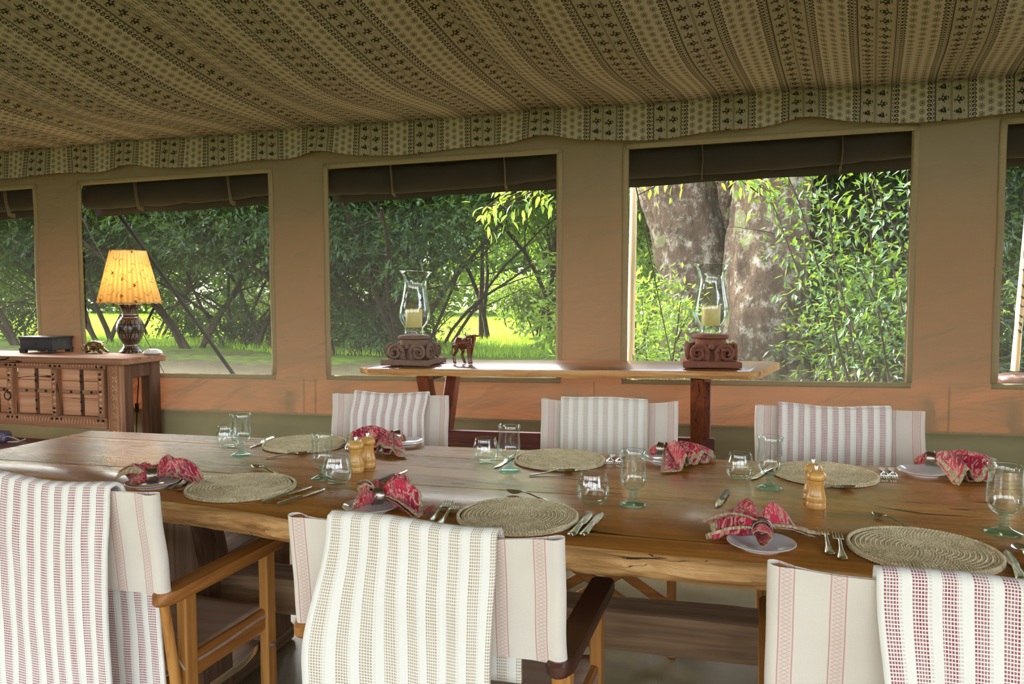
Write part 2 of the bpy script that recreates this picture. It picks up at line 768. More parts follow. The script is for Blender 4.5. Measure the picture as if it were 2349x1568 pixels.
def jute_mat():
    b = NB('braided_jute')
    p = b.ob()
    n1 = b.noise(p, 240.0, 2)
    n2 = b.noise(p, 25.0, 3)
    c = b.ramp(n1 * .65 + n2 * .35, [(.3, hx('#9a8a68')), (.5, hx('#d2c29c')), (.72, hx('#eee2c4'))])
    return b.out(b.pr(color=c, rough=.85, spec=.2, normal=b.bump(n1, .5, .002)))


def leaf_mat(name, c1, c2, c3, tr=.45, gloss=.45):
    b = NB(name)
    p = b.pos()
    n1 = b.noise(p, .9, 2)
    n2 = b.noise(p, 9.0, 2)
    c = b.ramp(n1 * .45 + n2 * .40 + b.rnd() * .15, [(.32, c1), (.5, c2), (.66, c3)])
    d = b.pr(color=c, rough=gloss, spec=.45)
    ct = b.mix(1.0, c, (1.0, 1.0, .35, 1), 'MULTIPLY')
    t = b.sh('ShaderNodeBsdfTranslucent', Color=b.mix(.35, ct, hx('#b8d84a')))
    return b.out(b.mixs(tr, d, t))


def bark_mat(name, a, c_, lich=True):
    b = NB(name)
    p = b.ob()
    n1 = b.noise(p, 6.0, 8, .7)
    n2 = b.noise(b.scale(p, (14, 14, 4)), 1.0, 5, .6, 1.0)
    c = b.ramp(n1 * .5 + n2 * .5, [(.3, a), (.6, c_)])
    if lich:
        l1 = b.noise(b.scale(p, (1, 1, .8), (4, 2, 1)), 5.5, 9, .78)
        l2 = b.noise(p, 38.0, 4, .6)
        c = b.mix(((l1 - .51) * 9.0).clamp() * (l2 * 1.1).clamp(), c, hx('#a5a292'))
        c = b.mix((b.noise(p, 2.3, 4).gt(.60)) * l2 * .7, c, hx('#7d8a5a'))
    return b.out(b.pr(color=c, rough=.95, spec=.1, normal=b.bump(n1 * .7 + n2 * .8, .9, .04)))


MT['print'] = fabric_print()
MT['canvas'] = canvas_wall()
MT['net'] = net_screen()
MT['hem'] = plain('canvas_hem', hx('#a69672'), .85, nsc=60, bump=.25)
MT['flap'] = plain('dark_canvas_flap', hx('#352e23'), .9, var=.25, nsc=9, bump=.4)
MT['skirt'] = plain('green_mud_skirt', hx('#9a9069'), .62, var=.15, nsc=5, bump=.5)
MT['fly'] = plain('roof_fly_canvas', hx('#6d6148'), .9, nsc=4)
MT['table'] = wood('honey_table_wood', hx('#6b4016'), hx('#a86c2a'), hx('#c78c40'), 0, .75, .27, .22, .5, .45, .06, .4)
MT['edge'] = wood('live_edge_wood', hx('#845626'), hx('#cf9c60'), hx('#ecc890'), 0, 2.0, .7, 0, .22, .3, 1.0)
MT['weather'] = wood('weathered_beam_wood', hx('#4b392b'), hx('#866a50'), hx('#a98d70'), 0, 1.6, .85, 0, 0, .4, .6, .2)
MT['weatherz'] = wood('weathered_post_wood', hx('#43342a'), hx('#6f5645'), hx('#8d7460'), 2, 1.6, .85, 0, 0, .4, .6, .2)
MT['weathery'] = wood('weathered_cross_wood', hx('#43342a'), hx('#77604c'), hx('#9b8068'), 1, 1.6, .85, 0, 0, .4, .6, .2)
MT['teakx'] = wood('teak_x', hx('#8a5423'), hx('#b27836'), hx('#c98f4d'), 0, 1.6, .5, .1, 0, .3, .08)
MT['teaky'] = wood('teak_y', hx('#7d4a20'), hx('#a66c31'), hx('#bd8345'), 1, 1.6, .5, .1, 0, .3, .08)
MT['teakz'] = wood('teak_z', hx('#8a5626'), hx('#b67d3c'), hx('#cc9452'), 2, 1.6, .5, .1, 0, .3, .08)
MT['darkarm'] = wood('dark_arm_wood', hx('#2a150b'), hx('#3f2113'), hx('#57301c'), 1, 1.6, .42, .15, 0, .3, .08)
MT['red_wood'] = wood('red_brown_wood', hx('#4d2111'), hx('#7c3d20'), hx('#97522f'), 2, 1.2, .5, .1, .6, .35, .12)
MT['red_woodx'] = wood('red_brown_rail_wood', hx('#3f1b12'), hx('#6a3226'), hx('#844638'), 0, 1.2, .5, .1, .6, .35, .12)
MT['console'] = wood('console_slab_wood', hx('#4a2a15'), hx('#75492a'), hx('#93643d'), 0, 1.0, .3, .3, .6, .4, .08)
MT['chest'] = wood('old_chest_plank', hx('#a06a48'), hx('#c99270'), hx('#dcae8e'), 0, 1.1, .75, 0, .55, .4, .3, .25)
MT['chest_fr'] = wood('old_chest_frame', hx('#6b4634'), hx('#94694f'), hx('#b08769'), 0, 1.3, .8, 0, .9, .4, .4, .2)
MT['chest_frz'] = wood('old_chest_post', hx('#6b4634'), hx('#a07355'), hx('#bd9070'), 2, 1.3, .8, 0, .9, .4, .4, .2)
MT['chest_dk'] = wood('old_chest_dark', hx('#3b261a'), hx('#5f4230'), hx('#7b5a43'), 2, 1.2, .75, 0, .9, .4, .35, .2)
MT['carved'] = plain('carved_grey_wood', hx('#84695a'), .9, var=.4, nsc=38, bump=.7)
MT['carved2'] = plain('carved_red_wood', hx('#855441'), .9, var=.4, nsc=38, bump=.7)
MT['iron'] = plain('dark_iron', hx('#3c3029'), .6, .5, nsc=80)
MT['stud'] = plain('iron_stud', hx('#2c2019'), .5, .4)
MT['silver'] = plain('silver_metal', (.78, .76, .72), .20, 1.0, .08, 60, .05)
MT['pewter'] = plain('worn_ring_metal', (.42, .35, .30), .30, 1.0, .25, 120, .25)
MT['brass'] = plain('dark_brass', (.34, .27, .17), .25, 1.0, .2, 30, .1)
MT['steelbolt'] = plain('zinc_bolt', (.7, .7, .7), .3, 1.0)
MT['plate'] = plain('white_glaze', (.82, .81, .80), .12, 0, .02, 8, .01, coat=.5)
MT['wax'] = NB('candle_wax')
_b = MT['wax']
MT['wax'] = _b.out(_b.pr(color=hx('#ecd78c'), rough=.45, sss=.5, sssr=(.02, .015, .006), ssss=1.0))
MT['mill'] = wood('bamboo_mill_wood', hx('#b17a33'), hx('#cf9c50'), hx('#e0b46c'), 2, 2.4, .32, .3, 0, .3, .05)
MT['glass'] = glass_thin('clear_blown_glass', (.975, .99, .985), (.58, .85, .79))
MT['glassb'] = glass_thin('aqua_hurricane_glass', (.965, .985, .975), (.42, .72, .64))
MT['glass_s'] = glass_thin('aqua_foot_glass', (.80, .95, .92), (.38, .74, .68))
MT['throw_red'] = throw_mat('red_stripe_throw', hx('#8e2440'))
MT['throw_tan'] = throw_mat('tan_stripe_throw', hx('#b09a7c'))
MT['seatback'] = chair_canvas('linen_chair_back', hx('#cfc4b6'), hx('#e2d9cc'), [.03, .107, .453, .53])
MT['seatcv'] = chair_canvas('linen_chair_seat', hx('#a8937f'), hx('#bba793'), [.06, .14, .22, .30, .38, .46])
MT['napkin'] = napkin_mat()
MT['jute'] = jute_mat()
MT['black_box'] = wood('black_box_wood', hx('#1d1d22'), hx('#2c2c33'), hx('#45454d'), 0, 1.4, .45, .15, 0, .3, .15)
MT['bulb'] = NB('bulb')
_b = MT['bulb']
MT['bulb'] = _b.out(_b.sh('ShaderNodeEmission', Color=(1.0, .74, .38, 1), Strength=45.0))
MT['dkhandle'] = plain('dark_bone_handle', hx('#4a3c2c'), .35, 0, .3, 60)
MT['jute_dk'] = plain('jute_gap_shade', hx('#7c6a4a'), .9, nsc=200)  # darker base disc: shade between the braid rings put into its colour
# ================================================================== the tent
W = 4.34                      # inner face of the canvas wall
YB = W - .05                  # liner and valance line
XL, XR, YF = -6.6, 3.6, -2.4  # tent sides and open front


def z_top(x): return 2.147 + .0202 * x
def z_sill(x): return .858 + .0143 * x
def z_skirt(x): return .577 + .0112 * x
def z_eave(x): return 2.39 + .016 * x
def z_valb(x): return 2.193 + .015 * x


# floor: olive groundsheet
def floor_mat():
    b = NB('groundsheet')
    p = b.pos()
    x, y, z = b.xyz(p)
    n1 = b.noise(b.vec(x * 3.0, y * 1.2, 0.0), 1.0, 4, .55, .8)
    n2 = b.noise(p, 26.0, 4)
    c = b.mix(n1 * .6 + n2 * .4, hx('#675f47'), hx('#928969'))
    return b.out(b.pr(color=c, rough=(n1 * .2 + .26), spec=.5, normal=b.bump(n1 + n2 * .04, .5, .03)))


mb = MB()
mb.grid(lambda u, v: (lerp(XL, XR, u), lerp(YF, W + .02, v), .004 * fnoise(u * 30, v * 22)), 60, 40)
tag(mb.build('floor', floor_mat(), smooth=180), 'olive green groundsheet floor of the tent', kind='structure')

# ---- back wall with its window openings
WX = [(XL + .25, -4.479), (-4.075, -2.666), (-2.249, -.820), (-.409, 1.028), (1.463, XR - .25)]


def wall_y(x, z):
    return W + .012 * fnoise(x * 1.3 + z, z * 1.7, 3.1) + .006 * fnoise(x * 3.1 - z * 2.2, z * 4.0, 9.0)


def wall_patch(mb, x0, x1, zf0, zf1, nz, yoff=0.0):
    nx = max(1, int((x1 - x0) / .09))

    def fn(u, v):
        x = lerp(x0, x1, u)
        z = lerp(zf0(x), zf1(x), v)
        return (x, wall_y(x, z) + yoff, z)
    mb.grid(fn, nx, nz, lambda u, v: (lerp(x0, x1, u), v))


mb = MB()
wall_patch(mb, XL, XR, z_skirt, z_sill, 5)
edges = [XL] + [e for w in WX for e in w] + [XR]
for k in range(0, len(edges), 2):
    wall_patch(mb, edges[k], edges[k + 1], z_sill, z_top, 20)
wall_patch(mb, XL, XR, z_top, lambda x: z_eave(x) + .12, 5)
wall_back = tag(mb.build('wall_back', MT['canvas'], smooth=180), 'tan canvas tent wall behind the dining table, orange where the sun shines through', kind='structure')
mb = MB()
wall_patch(mb, XL, XR, lambda x: .0, lambda x: z_skirt(x) + .03, 7, -.012)
sk = mb.build('skirt', MT['skirt'], wall_back, smooth=180)
sk['label'] = 'green plastic mud skirt along the foot of the wall'
solid(sk, .006, 1)
mb = MB()
mb.grid(lambda u, v: (lerp(XL, XR, u), wall_y(lerp(XL, XR, u), z_skirt(lerp(XL, XR, u))) - .022, z_skirt(lerp(XL, XR, u)) + .012 * (v - .5) + .03), 80, 1)
mb.build('seam', MT['hem'], wall_back)
# vertical seams of the canvas panels between the windows
for sx in (-4.30, -2.44, -2.36, -.60, 1.24):
    mb = MB()
    mb.grid(lambda u, v: (sx + .006 * u, wall_y(sx, lerp(z_skirt(sx), z_sill(sx), v)) - .004, lerp(z_skirt(sx), z_sill(sx) - .02, v)), 1, 6)
    mb.build('seam', MT['hem'], wall_back)


def strip(mb, a, b, w, th, n=10):
    """flat sewn strip a->b on the wall"""
    a, b = Vector(a), Vector(b)
    d = (b - a)
    up = Vector((0, -1, 0)).cross(d).normalized()
    for side, yo in ((0, -th),):
        mb.grid(lambda u, v: tuple(a + d * u + up * (w * (v - .5)) + Vector((0, yo + wall_y((a + d * u).x, (a + d * u).z) - W - .0015 * math.sin(PI * v), 0))), n, 3)


win_labels = ['netted window cut off by the left photo edge', 'netted window behind the lit table lamp', 'netted window behind the carved wooden animal',
              'netted window framing the two thick tree trunks', 'netted window cut off by the right photo edge']
for k, (x0, x1) in enumerate(WX):
    w = thing('window_%d' % (k + 1), win_labels[k], None, (0, 0, 0), kind='structure')
    mb = MB()
    mb.grid(lambda u, v: (lerp(x0 - .01, x1 + .01, u), W + .02 + .008 * fnoise(u * 3, v * 4, k), lerp(z_sill(lerp(x0, x1, u)) - .01, z_top(lerp(x0, x1, u)) + .01, v)), 14, 14)
    mb.build('net_screen', MT['net'], w, smooth=180)
    for (a, b) in (((x0 - .02, z_sill(x0)), (x0 - .02, z_top(x0) + .03)), ((x1 + .02, z_top(x1) + .03), (x1 + .02, z_sill(x1))),
                   ((x0 - .03, z_top(x0) + .017), (x1 + .03, z_top(x1) + .017)), ((x0 - .03, z_sill(x0) - .012), (x1 + .03, z_sill(x1) - .012))):
        mb = MB()
        strip(mb, (a[0], W, a[1]), (b[0], W, b[1]), .030, .003, 14)
        hm = mb.build('hem', MT['hem'], w, smooth=180)
        solid(hm, .0025)
    # rolled-up canvas flap outside, tied under the window head
    sag = random.uniform(.01, .03)
    rows = 30
    pts, rad = [], []
    for i in range(rows + 1):
        u = i / rows
        x = lerp(x0 - .06, x1 + .06, u)
        r = .088 - .012 * u + .008 * fnoise(u * 6, k * 3.3) - .006 * math.exp(-((u * 3 % 1 - .5) / .06) ** 2)
        pts.append((x, W + .11, z_top(x) - .040 - .02 * (1 - u) - sag * math.sin(PI * u) + .006 * fnoise(u * 9, k * 2.0, 5)))
        rad.append((.05 + .006 * fnoise(u * 11, k), r))
    mb = MB()
    mb.tube(pts, rad, 14)
    roll = mb.build('rolled_flap', MT['flap'], w, smooth=180)
    mb = MB()
    mb.grid(lambda u, v: (lerp(x0 - .06, x1 + .06, u), W + .17 + .02 * v, z_top(lerp(x0, x1, u)) + .08 - v * (.265 - .02 * u + .012 * fnoise(u * 5, k))), 20, 4)
    hang = mb.build('flap_hang', MT['flap'], w, smooth=180)
    solid(hang, .004)
    ns = 2 if x1 - x0 < 1.6 else 3
    for q in range(ns):
        sx = lerp(x0, x1, (q + .55) / ns)
        mb = MB()
        mb.tube([(sx, W + .045, z_top(sx) + .01), (sx + .004, W + .052, z_top(sx) - .07), (sx, W + .075, z_top(sx) - .155), (sx, W + .12, z_top(sx) - .16)], [(.018, .003)] * 4, 6)
        mb.build('strap', MT['fly'], roll, smooth=60)
    # canvas tie tab hanging outside the sill corner: its shadow shows through the sunlit wall
    for tx in (x0 - .01, x1 + .03):
        if XL + .4 < tx < XR - .4:
            mb = MB()
            mb.prism([(-.022, 0), (-.03, -.12), (-.012, -.16), (.04, -.175), (.025, -.10), (.016, 0)][::-1], 0, .006)
            mb.build('tie_tab', MT['fly'], w, loc=(tx, W + .05, z_sill(tx) - .02), rot=(PI / 2, 0, 0))

# ---- printed ceiling liner: slopes up from the eave, sags between its seams
SEAMS = [-7.9, -6.45, -5.05, -3.658, -2.301, -.906, .483, 1.87, 3.26, 4.65]
ADR = -.20                    # the stripes run a little askew to the wall
TR = 3.35                     # ridge distance from the back eave


def ceil_z(x0, t):
    k = max(i for i, s in enumerate(SEAMS) if s <= x0 + 1e-6)
    f = (x0 - SEAMS[k]) / (SEAMS[k + 1] - SEAMS[k])
    tt = t if t <= TR else 2 * TR - t
    z = z_eave(x0) + .10 * tt + .085 * tt * tt
    amp = (.014 + .145 * sstep(tt / .9))
    bell = 1 - abs(2 * f - 1) ** 2.2
    z -= amp * bell
    z += .008 * fnoise(x0 * 2.0, t * 1.5)
    return z


mb = MB()
xs = []
for a, b_ in zip(SEAMS, SEAMS[1:]):
    xs += [lerp(a, b_, i / 20) for i in range(20)]
xs.append(SEAMS[-1] - .001)
nx = len(xs) - 1
nt = 64


def cfn(u, v):
    x0 = xs[round(u * nx)]
    t = v * 2 * TR
    return (x0 + ADR * t, YB - t, ceil_z(x0, t))


UOF = -.5655
mb.grid(cfn, nx, nt, lambda u, v: (xs[round(u * nx)] + UOF, v * 2 * TR))
tag(mb.build('ceiling', MT['print'], smooth=180), 'block-printed striped fabric lining of the tent roof', kind='structure')

# valance along the back eave
mb = MB()


def vfn(u, v):
    x = lerp(-6.6, 3.6, u)
    dist = min(abs(x - s - .02) for s in SEAMS)
    lift = .045 * math.exp(-(dist / .16) ** 2)
    zb = z_valb(x) + lift + .008 * math.sin(x * 4.1) + .006 * math.sin(x * 9 + 1)
    zt = ceil_z(x, 0) + .002
    y = YB - .005 - v * (.012 + .012 * math.sin(x * 5.2) + .010 * math.sin(x * 11.3 + .7)) - .015 * math.exp(-(dist / .1) ** 2) * v
    return (x, y, lerp(zt, zb, v))


mb.grid(vfn, 240, 8, lambda u, v: (lerp(-6.6, 3.6, u) + UOF, -.21 * v))
val = tag(mb.build('trim_1', MT['print'], smooth=180), 'printed fabric valance hanging along the eave above the windows', kind='structure')
solid(val, .003)

# ---- outer roof fly, overhanging the wall outside
mb = MB()


def ffn(u, v):
    x = lerp(XL - .4, XR + .6, u)
    y = lerp(W + 1.0, YF - .9, v)
    t = YB - y
    tt = t if t <= TR else 2 * TR - t
    z = z_eave(x) + .20 + (.20 * tt + .070 * tt * tt if tt > 0 else .12 * tt)
    return (x, y, z)


mb.grid(ffn, 20, 40)
fl = tag(mb.build('roof', MT['fly'], smooth=180), 'outer canvas fly of the tent roof', kind='structure')
solid(fl, .01, 1)

# side walls and the open front with its canvas piers (behind the photographer)
for nm, x, lab in (('wall_left', XL, 'canvas end wall of the tent on the left'), ('wall_right', XR, 'canvas end wall of the tent on the right')):
    mb = MB()
    mb.grid(lambda u, v: (x, lerp(YF, W, u), v * 1.0), 24, 4)
    for (ya, yb2) in ((YF, YF + .4), (.0, W)):
        mb.grid(lambda u, v: (x, lerp(ya, yb2, u), 1.0 + v * 1.5), 3, 8)
    sw = tag(mb.build(nm, MT['canvas'], smooth=180), lab, kind='structure')
    solid(sw, .01)
mb = MB()
for px0, px1 in ((XL, XL + .3), (-3.5, -3.15), (-.35, 0.0), (2.3, 2.65), (XR - .3, XR)):
    mb.box(((px0 + px1) / 2, YF, 1.2), (px1 - px0, .03, 2.4))
tag(mb.build('wall_front', MT['canvas']), 'canvas piers of the open tent front', kind='structure')
# ================================================================== dining table
TZ = .765
front_px = [(0, 1098), (120, 1110), (370, 1150), (600, 1180), (660, 1193), (1000, 1222), (1180, 1240), (1300, 1252), (1500, 1272), (1760, 1294), (2000, 1322), (2349, 1358)]
front = [(lambda p: (p.x, p.y))(at(px, py, z=TZ)) for px, py in front_px]
front = [(front[0][0] - .55, front[0][1] + .06)] + front + [(1.32, front[-1][1] - .02)]
back = [(lambda p: (p.x, p.y))(at(px, py, z=TZ)) for px, py in [(210, 987), (480, 998), (1030, 1023), (1240, 1033), (1640, 1052), (2130, 1072), (2345, 1085)]] + [(1.32, 2.72)]
eA, eB = at(210, 987, z=TZ), at(0, 1031, z=TZ)
TXL = -2.72


def tab_left(y):      # left end of the slab runs askew
    return eA.x + (eB.x - eA.x) * (y - eA.y) / (eB.y - eA.y)


def yfr(x): return interp(front, x) + .006 * fnoise(x * 5.0, 2.2) + .003 * fnoise(x * 17, 1.1)
def ybk(x): return interp(back, x) + .005 * fnoise(x * 4.0, 7.7)
def seam1(x): return 2.125 + .012 * x + .004 * fnoise(x * 3, 4.4)
def seam2(x): return 2.492 - .012 * x + .004 * fnoise(x * 3, 8.4)


def plank(name, ya, yb, liveA, liveB, parent):
    N = 200
    mb = MB()
    secs = []
    for i in range(N + 1):
        u = i / N
        xa = lerp(tab_left(ya(-2.4)), 1.30, u)
        xb = lerp(tab_left(yb(-2.4)), 1.30, u)
        a, b = ya(xa), yb(xb)
        th = .056 + .010 * fnoise(u * 9, 3.3) + .005 * fnoise(u * 31, 1.3)
        if liveA:
            r1 = .014 * fnoise(u * 24, 5) + .010 * fnoise(u * 70, 2)
            A = [(a + .006, 0), (a - .004, -.005), (a - .014 + r1, -.018), (a - .016 - r1, -.036 + .008 * fnoise(u * 40, 9)), (a - .002 + r1 * .6, -th), (a + .04, -th - .002)]
        else:
            A = [(a + .0035, 0), (a + .0015, -.002), (a + .0015, -.05), (a + .04, -.05)]
        if liveB:
            B = [(b - .04, -th), (b + .004, -th * .9), (b + .014, -.03), (b + .008, -.01), (b - .006, 0)]
        else:
            B = [(b - .04, -.05), (b - .0015, -.05), (b - .0015, -.002), (b - .0035, 0)]
        ring = []
        for (y, z) in A:
            ring.append((xa, y, TZ + z))
        for (y, z) in B:
            ring.append((xb, y, TZ + z))
        secs.append(ring)
    n = len(secs[0])
    vs = [p for r in secs for p in r]
    nA = len(A)
    for i in range(N):
        for k in range(n):
            k2 = (k + 1) % n
            top = (k == n - 1)
            live = (liveA and k < nA - 1) or (liveB and k >= nA)
            mb.cur = 0 if top or not live else 1
            mb.f.append((i * n + k, i * n + k2, (i + 1) * n + k2, (i + 1) * n + k))
            mb.mi.append(mb.cur)
    mb.f.append(tuple(range(n)))
    mb.mi.append(1)
    mb.f.append(tuple(range(N * n, (N + 1) * n))[::-1])
    mb.mi.append(1)
    mb.v = [tuple(p) for p in vs]
    mb.uv = [(p[0], p[1]) for p in vs]
    return mb.build(name, [MT['table'], MT['edge']], parent, smooth=35)


table = thing('dining_table', 'long honey-brown wooden dining table with rough live edges, set for six', 'table', (0, 0, 0))
plank('plank', yfr, seam1, True, False, table)
plank('plank', seam1, seam2, False, False, table)
plank('plank', seam2, ybk, False, True, table)


def crack(pts, w):
    q = [at(px, py, z=TZ) for px, py in pts]
    mb = MB()
    n = len(q)
    vs = []
    for i, p in enumerate(q):
        t = i / (n - 1)
        h = w * math.sin(PI * (.04 + .92 * t)) * (.7 + .5 * fnoise(t * 9))
        vs += [(p.x, p.y - h, TZ + .0006), (p.x, p.y + h, TZ + .0006)]
    mb.add(vs, [(2 * i, 2 * i + 2, 2 * i + 3, 2 * i + 1) for i in range(n - 1)])
    mb.build('crack', MT['stud'], table)


crack([(148, 1043), (180, 1039), (215, 1031), (257, 1023)], .004)
crack([(1990, 1157), (2040, 1166), (2080, 1172), (2120, 1178), (2180, 1182), (2240, 1186)], .005)
crack([(1483, 1139), (1540, 1141), (1600, 1147), (1650, 1149), (1720, 1150)], .0022)
crack([(905, 1085), (1000, 1092), (1120, 1108), (1230, 1117)], .0016)

for sx in (0, 1):
    X = (-1.545, .98)[sx]
    # front slab leg with a rounded shoulder
    mb = MB()
    out = [(-.07, 0), (.075, 0), (.078, .40), (.068, .52), (.045, .62), (.02, .700), (-.07, .705)]
    mb.M = Matrix.Translation((X, 2.055, 0)) @ Matrix.Rotation(PI / 2, 4, 'X')
    mb.prism(out, -.075, .075, .008)
    mb.build('leg', MT['weatherz'], table, smooth=30)
    mb = MB()
    mb.box((X - .05, 2.50, .352), (.15, .17, .705), .01)
    mb.build('leg', MT['weatherz'], table)
    mb = MB()
    mb.beam((X - .02, 1.99, .43), (X - .08, 2.62, .43), .16, .09, .015)
    mb.build('cross_beam', MT['weathery'], table)
    mb = MB()
    mb.beam((X - .05, 1.93, .035), (X - .05, 2.60, .035), .16, .07, .012)
    mb.build('foot_beam', MT['weathery'], table)
mb = MB()
sp = []
for i in range(30):
    u = i / 29
    x = lerp(-1.62, 1.12, u)
    w1 = .004 * fnoise(u * 14, 3)
    sp.append([(x, 2.075 + w1, .345 + .006 * fnoise(u * 11)), (x, 2.072 - w1, .452 + .004 * fnoise(u * 8, 3)), (x, 2.085, .458), (x, 2.185, .457 + .004 * fnoise(u * 9, 6)), (x, 2.19, .345)])
vs = [p for r in sp for p in r]
fs = [(i * 5 + k, i * 5 + (k + 1) % 5, (i + 1) * 5 + (k + 1) % 5, (i + 1) * 5 + k) for i in range(29) for k in range(5)] + [tuple(range(5)), tuple(range(145, 150))[::-1]]
mb.add(vs, fs)
mb.build('stretcher', MT['weather'], table, smooth=40)

# ================================================================== folding armchairs
CW = .575     # canvas width
CZ0, CZ1 = .64, .886


def make_chair(label, loc, rz, sx=1.0, group='canvas armchairs around the dining table', arm=None, lean=.0, seed=0):
    c = thing('folding_armchair', label, 'chair', loc, rz, group)
    c.scale = (sx, 1, 1)
    for s in (-1, 1):
        mb = MB()
        mb.box((s * .262, .165, .31), (.028, .042, .62), .004)
        lgf = mb.build('leg', MT['teakz'], c)
        mb = MB()
        mb.box((s * .262, -.150, .31), (.028, .042, .62), .004)
        lgb = mb.build('leg', MT['teakz'], c)
        mb = MB()
        o = [(-.027, .195), (-.027, -.225)] + [(-.027 + .054 * k / 6 if 0 < k < 6 else (-.027 if k == 0 else .027), -.225 - .035 * math.sin(PI * k / 6) ** .6) for k in range(7)] + [(.027, -.225), (.027, .195), (.018, .212), (-.018, .212)]
        o2 = []
        for p in o:
            if not o2 or math.hypot(p[0] - o2[-1][0], p[1] - o2[-1][1]) > 1e-4:
                o2.append(p)
        mb.M = Matrix.Translation((s * .270, 0, 0))
        mb.prism(o2, .618, .648, .006)
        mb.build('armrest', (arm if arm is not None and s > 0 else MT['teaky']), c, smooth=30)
        mb = MB()
        mb.beam((s * .258, -.165, .425), (s * .258, .18, .425), .022, .060, .004)
        srl = mb.build('side_rail', MT['teaky'], c)
        mb = MB()
        mb.beam((s * .262, -.19, .022), (s * .262, .20, .022), .03, .044, .005)
        mb.build('foot_rail', MT['teaky'], c)
        mb = MB()
        mb.tube([(s * .262, -.190, .40), (s * .267, -.2295, .63), (s * .268, -.2585, .878)], [.0135, .0115, .011], 12)
        mb.build('back_post', MT['teakz'], c, smooth=50)
        mb = MB()
        mb.tube([(s * .245, .165, .345), (s * .235, .09, .318), (s * .21, -.01, .30)], [(.002, .011)] * 3, 8)
        mb.build('metal_brace', MT['silver'], srl, smooth=50)
        for (yy, zz) in ((.165, .345), (-.150, .345), (.165, .05)):
            mb = MB()
            mb.M = Matrix.Translation((s * .279, yy, zz)) @ Matrix.Rotation(PI / 2, 4, 'Y')
            mb.lathe([(0, -.004), (.008, -.003), (.008, .001), (.004, .004), (0, .004)], 10)
            mb.build('bolt', MT['steelbolt'], lgf if yy > 0 else lgb, smooth=40)
        for yy, fl in ((.135, 1), (-.122, -1)):
            mb = MB()
            mb.beam((-s * .245, yy + .012 * s * fl, .07), (s * .245, yy + .012 * s * fl, .40), .020, .040, .004)
            mb.build('cross_leg', MT['teakx'], c)
        for yy in (.165,):
            mb = MB()
            mb.M = Matrix.Translation((s * .255, yy + .022, .10)) @ Matrix.Rotation(-PI / 2, 4, 'X')
            mb.lathe([(0, 0), (.008, 0), (.008, .003), (.003, .006), (0, .006)], 10)
            mb.build('bolt', MT['steelbolt'], lgf, smooth=40)
    # canvas back: a sleeve round both posts
    mb = MB()
    hw = CW / 2
    loop = []
    nseg = 22
    for i in range(nseg + 1):
        loop.append((lerp(-hw + .018, hw - .018, i / nseg), -1))
    for i in range(1, 6):
        a = -PI / 2 + PI * i / 6
        loop.append((hw - .018 + .018 * math.cos(a), math.sin(a)))
    for i in range(nseg + 1):
        loop.append((lerp(hw - .018, -hw + .018, i / nseg), 1))
    for i in range(1, 6):
        a = PI / 2 + PI * i / 6
        loop.append((-hw + .018 + .018 * math.cos(a), math.sin(a)))
    NL = len(loop)

    def cf(u, v):
        x, sd = loop[round(u * NL) % NL]
        e = abs(x) / hw
        t = lerp(.0035, .0175, sstep((e - .80) / .16))
        z = lerp(CZ0, CZ1, v) - .010 * (1 - e ** 2) * v + .004 * math.sin(x * 17 + seed) * v
        y = -.228 - .030 * (z - .62) / .26 + sd * t + .012 * (1 - e * e) * (-1) + .004 * fnoise(x * 7 + seed, z * 9, seed)
        return (x + .004 * fnoise(z * 8, seed) * e, y, z)

    def cuv(u, v):
        x, sd = loop[round(u * NL) % NL]
        return (x + hw, lerp(CZ0, CZ1, v))
    mb.grid(cf, NL, 12, cuv, closeu=True)
    bk = mb.build('backrest', MT['seatback'], c, smooth=180)
    bk['label'] = 'linen canvas back with thin pink woven bands'
    # canvas seat sling
    mb = MB()

    def sf(u, v):
        x = lerp(-.272, .272, u)
        y = lerp(-.175, .195, v)
        e = abs(x) / .272
        return (x, y, .462 - .022 * (1 - e ** 4) + .004 * fnoise(x * 6 + seed, y * 6) - (.03 if e > .985 else 0))
    mb.grid(sf, 26, 14, lambda u, v: (v * .5, u * .5))
    st = mb.build('seat', MT['seatcv'], c, smooth=180)
    solid(st, .004)
    return c


def chair_from(pl, pr, zc, side, sxf, label, arm=None, seed=0):
    """chair whose canvas top ends are at the two measured points; side=+1 faces the far side (+y)"""
    a, b = pl, pr
    mid = (a + b) / 2
    d = b - a
    rz = math.atan2(d.y, d.x)
    if side < 0:
        rz += PI
    sx = d.length / CW if sxf is None else sxf
    off = Matrix.Rotation(rz, 3, 'Z') @ Vector((0, -.259, 0))
    return make_chair(label, (mid.x - off.x, mid.y - off.y, 0), rz, sx, arm=arm, seed=seed), sx


hC = CZ1 - .002
cl, cr = at(663, 1175, z=hC), at(1296, 1240, z=hC)
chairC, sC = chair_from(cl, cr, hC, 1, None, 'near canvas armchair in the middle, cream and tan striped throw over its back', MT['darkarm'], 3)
dirn = (cr - cl).normalized()
ar = at(362, 1133, z=hC)
chairA, sA = chair_from(ar - dirn * .585, ar, hC, 1, None, 'near canvas armchair at the left photo edge, wooden arm and seat showing', None, 5)
el = at(1760, 1288, z=hC)
chairE, sE = chair_from(el, el + dirn * .60, hC, 1, None, 'near canvas armchair at the bottom right corner', None, 8)
pts = [((763, 903), (1030, 908)), ((1242, 914), (1556, 922)), ((1732, 930), (2123, 944))]
labs = ['far canvas armchair left of the other two, in front of the crossed console legs', 'far canvas armchair in the middle, with the tan striped throw',
        'far canvas armchair on the right, behind the pepper mill']
far = []
for k, (a, b) in enumerate(pts):
    pa, pb = at(*a, z=hC), at(*b, z=hC)
    far.append(chair_from(pa, pb, hC, -1, None, labs[k], None, 11 + k * 3))


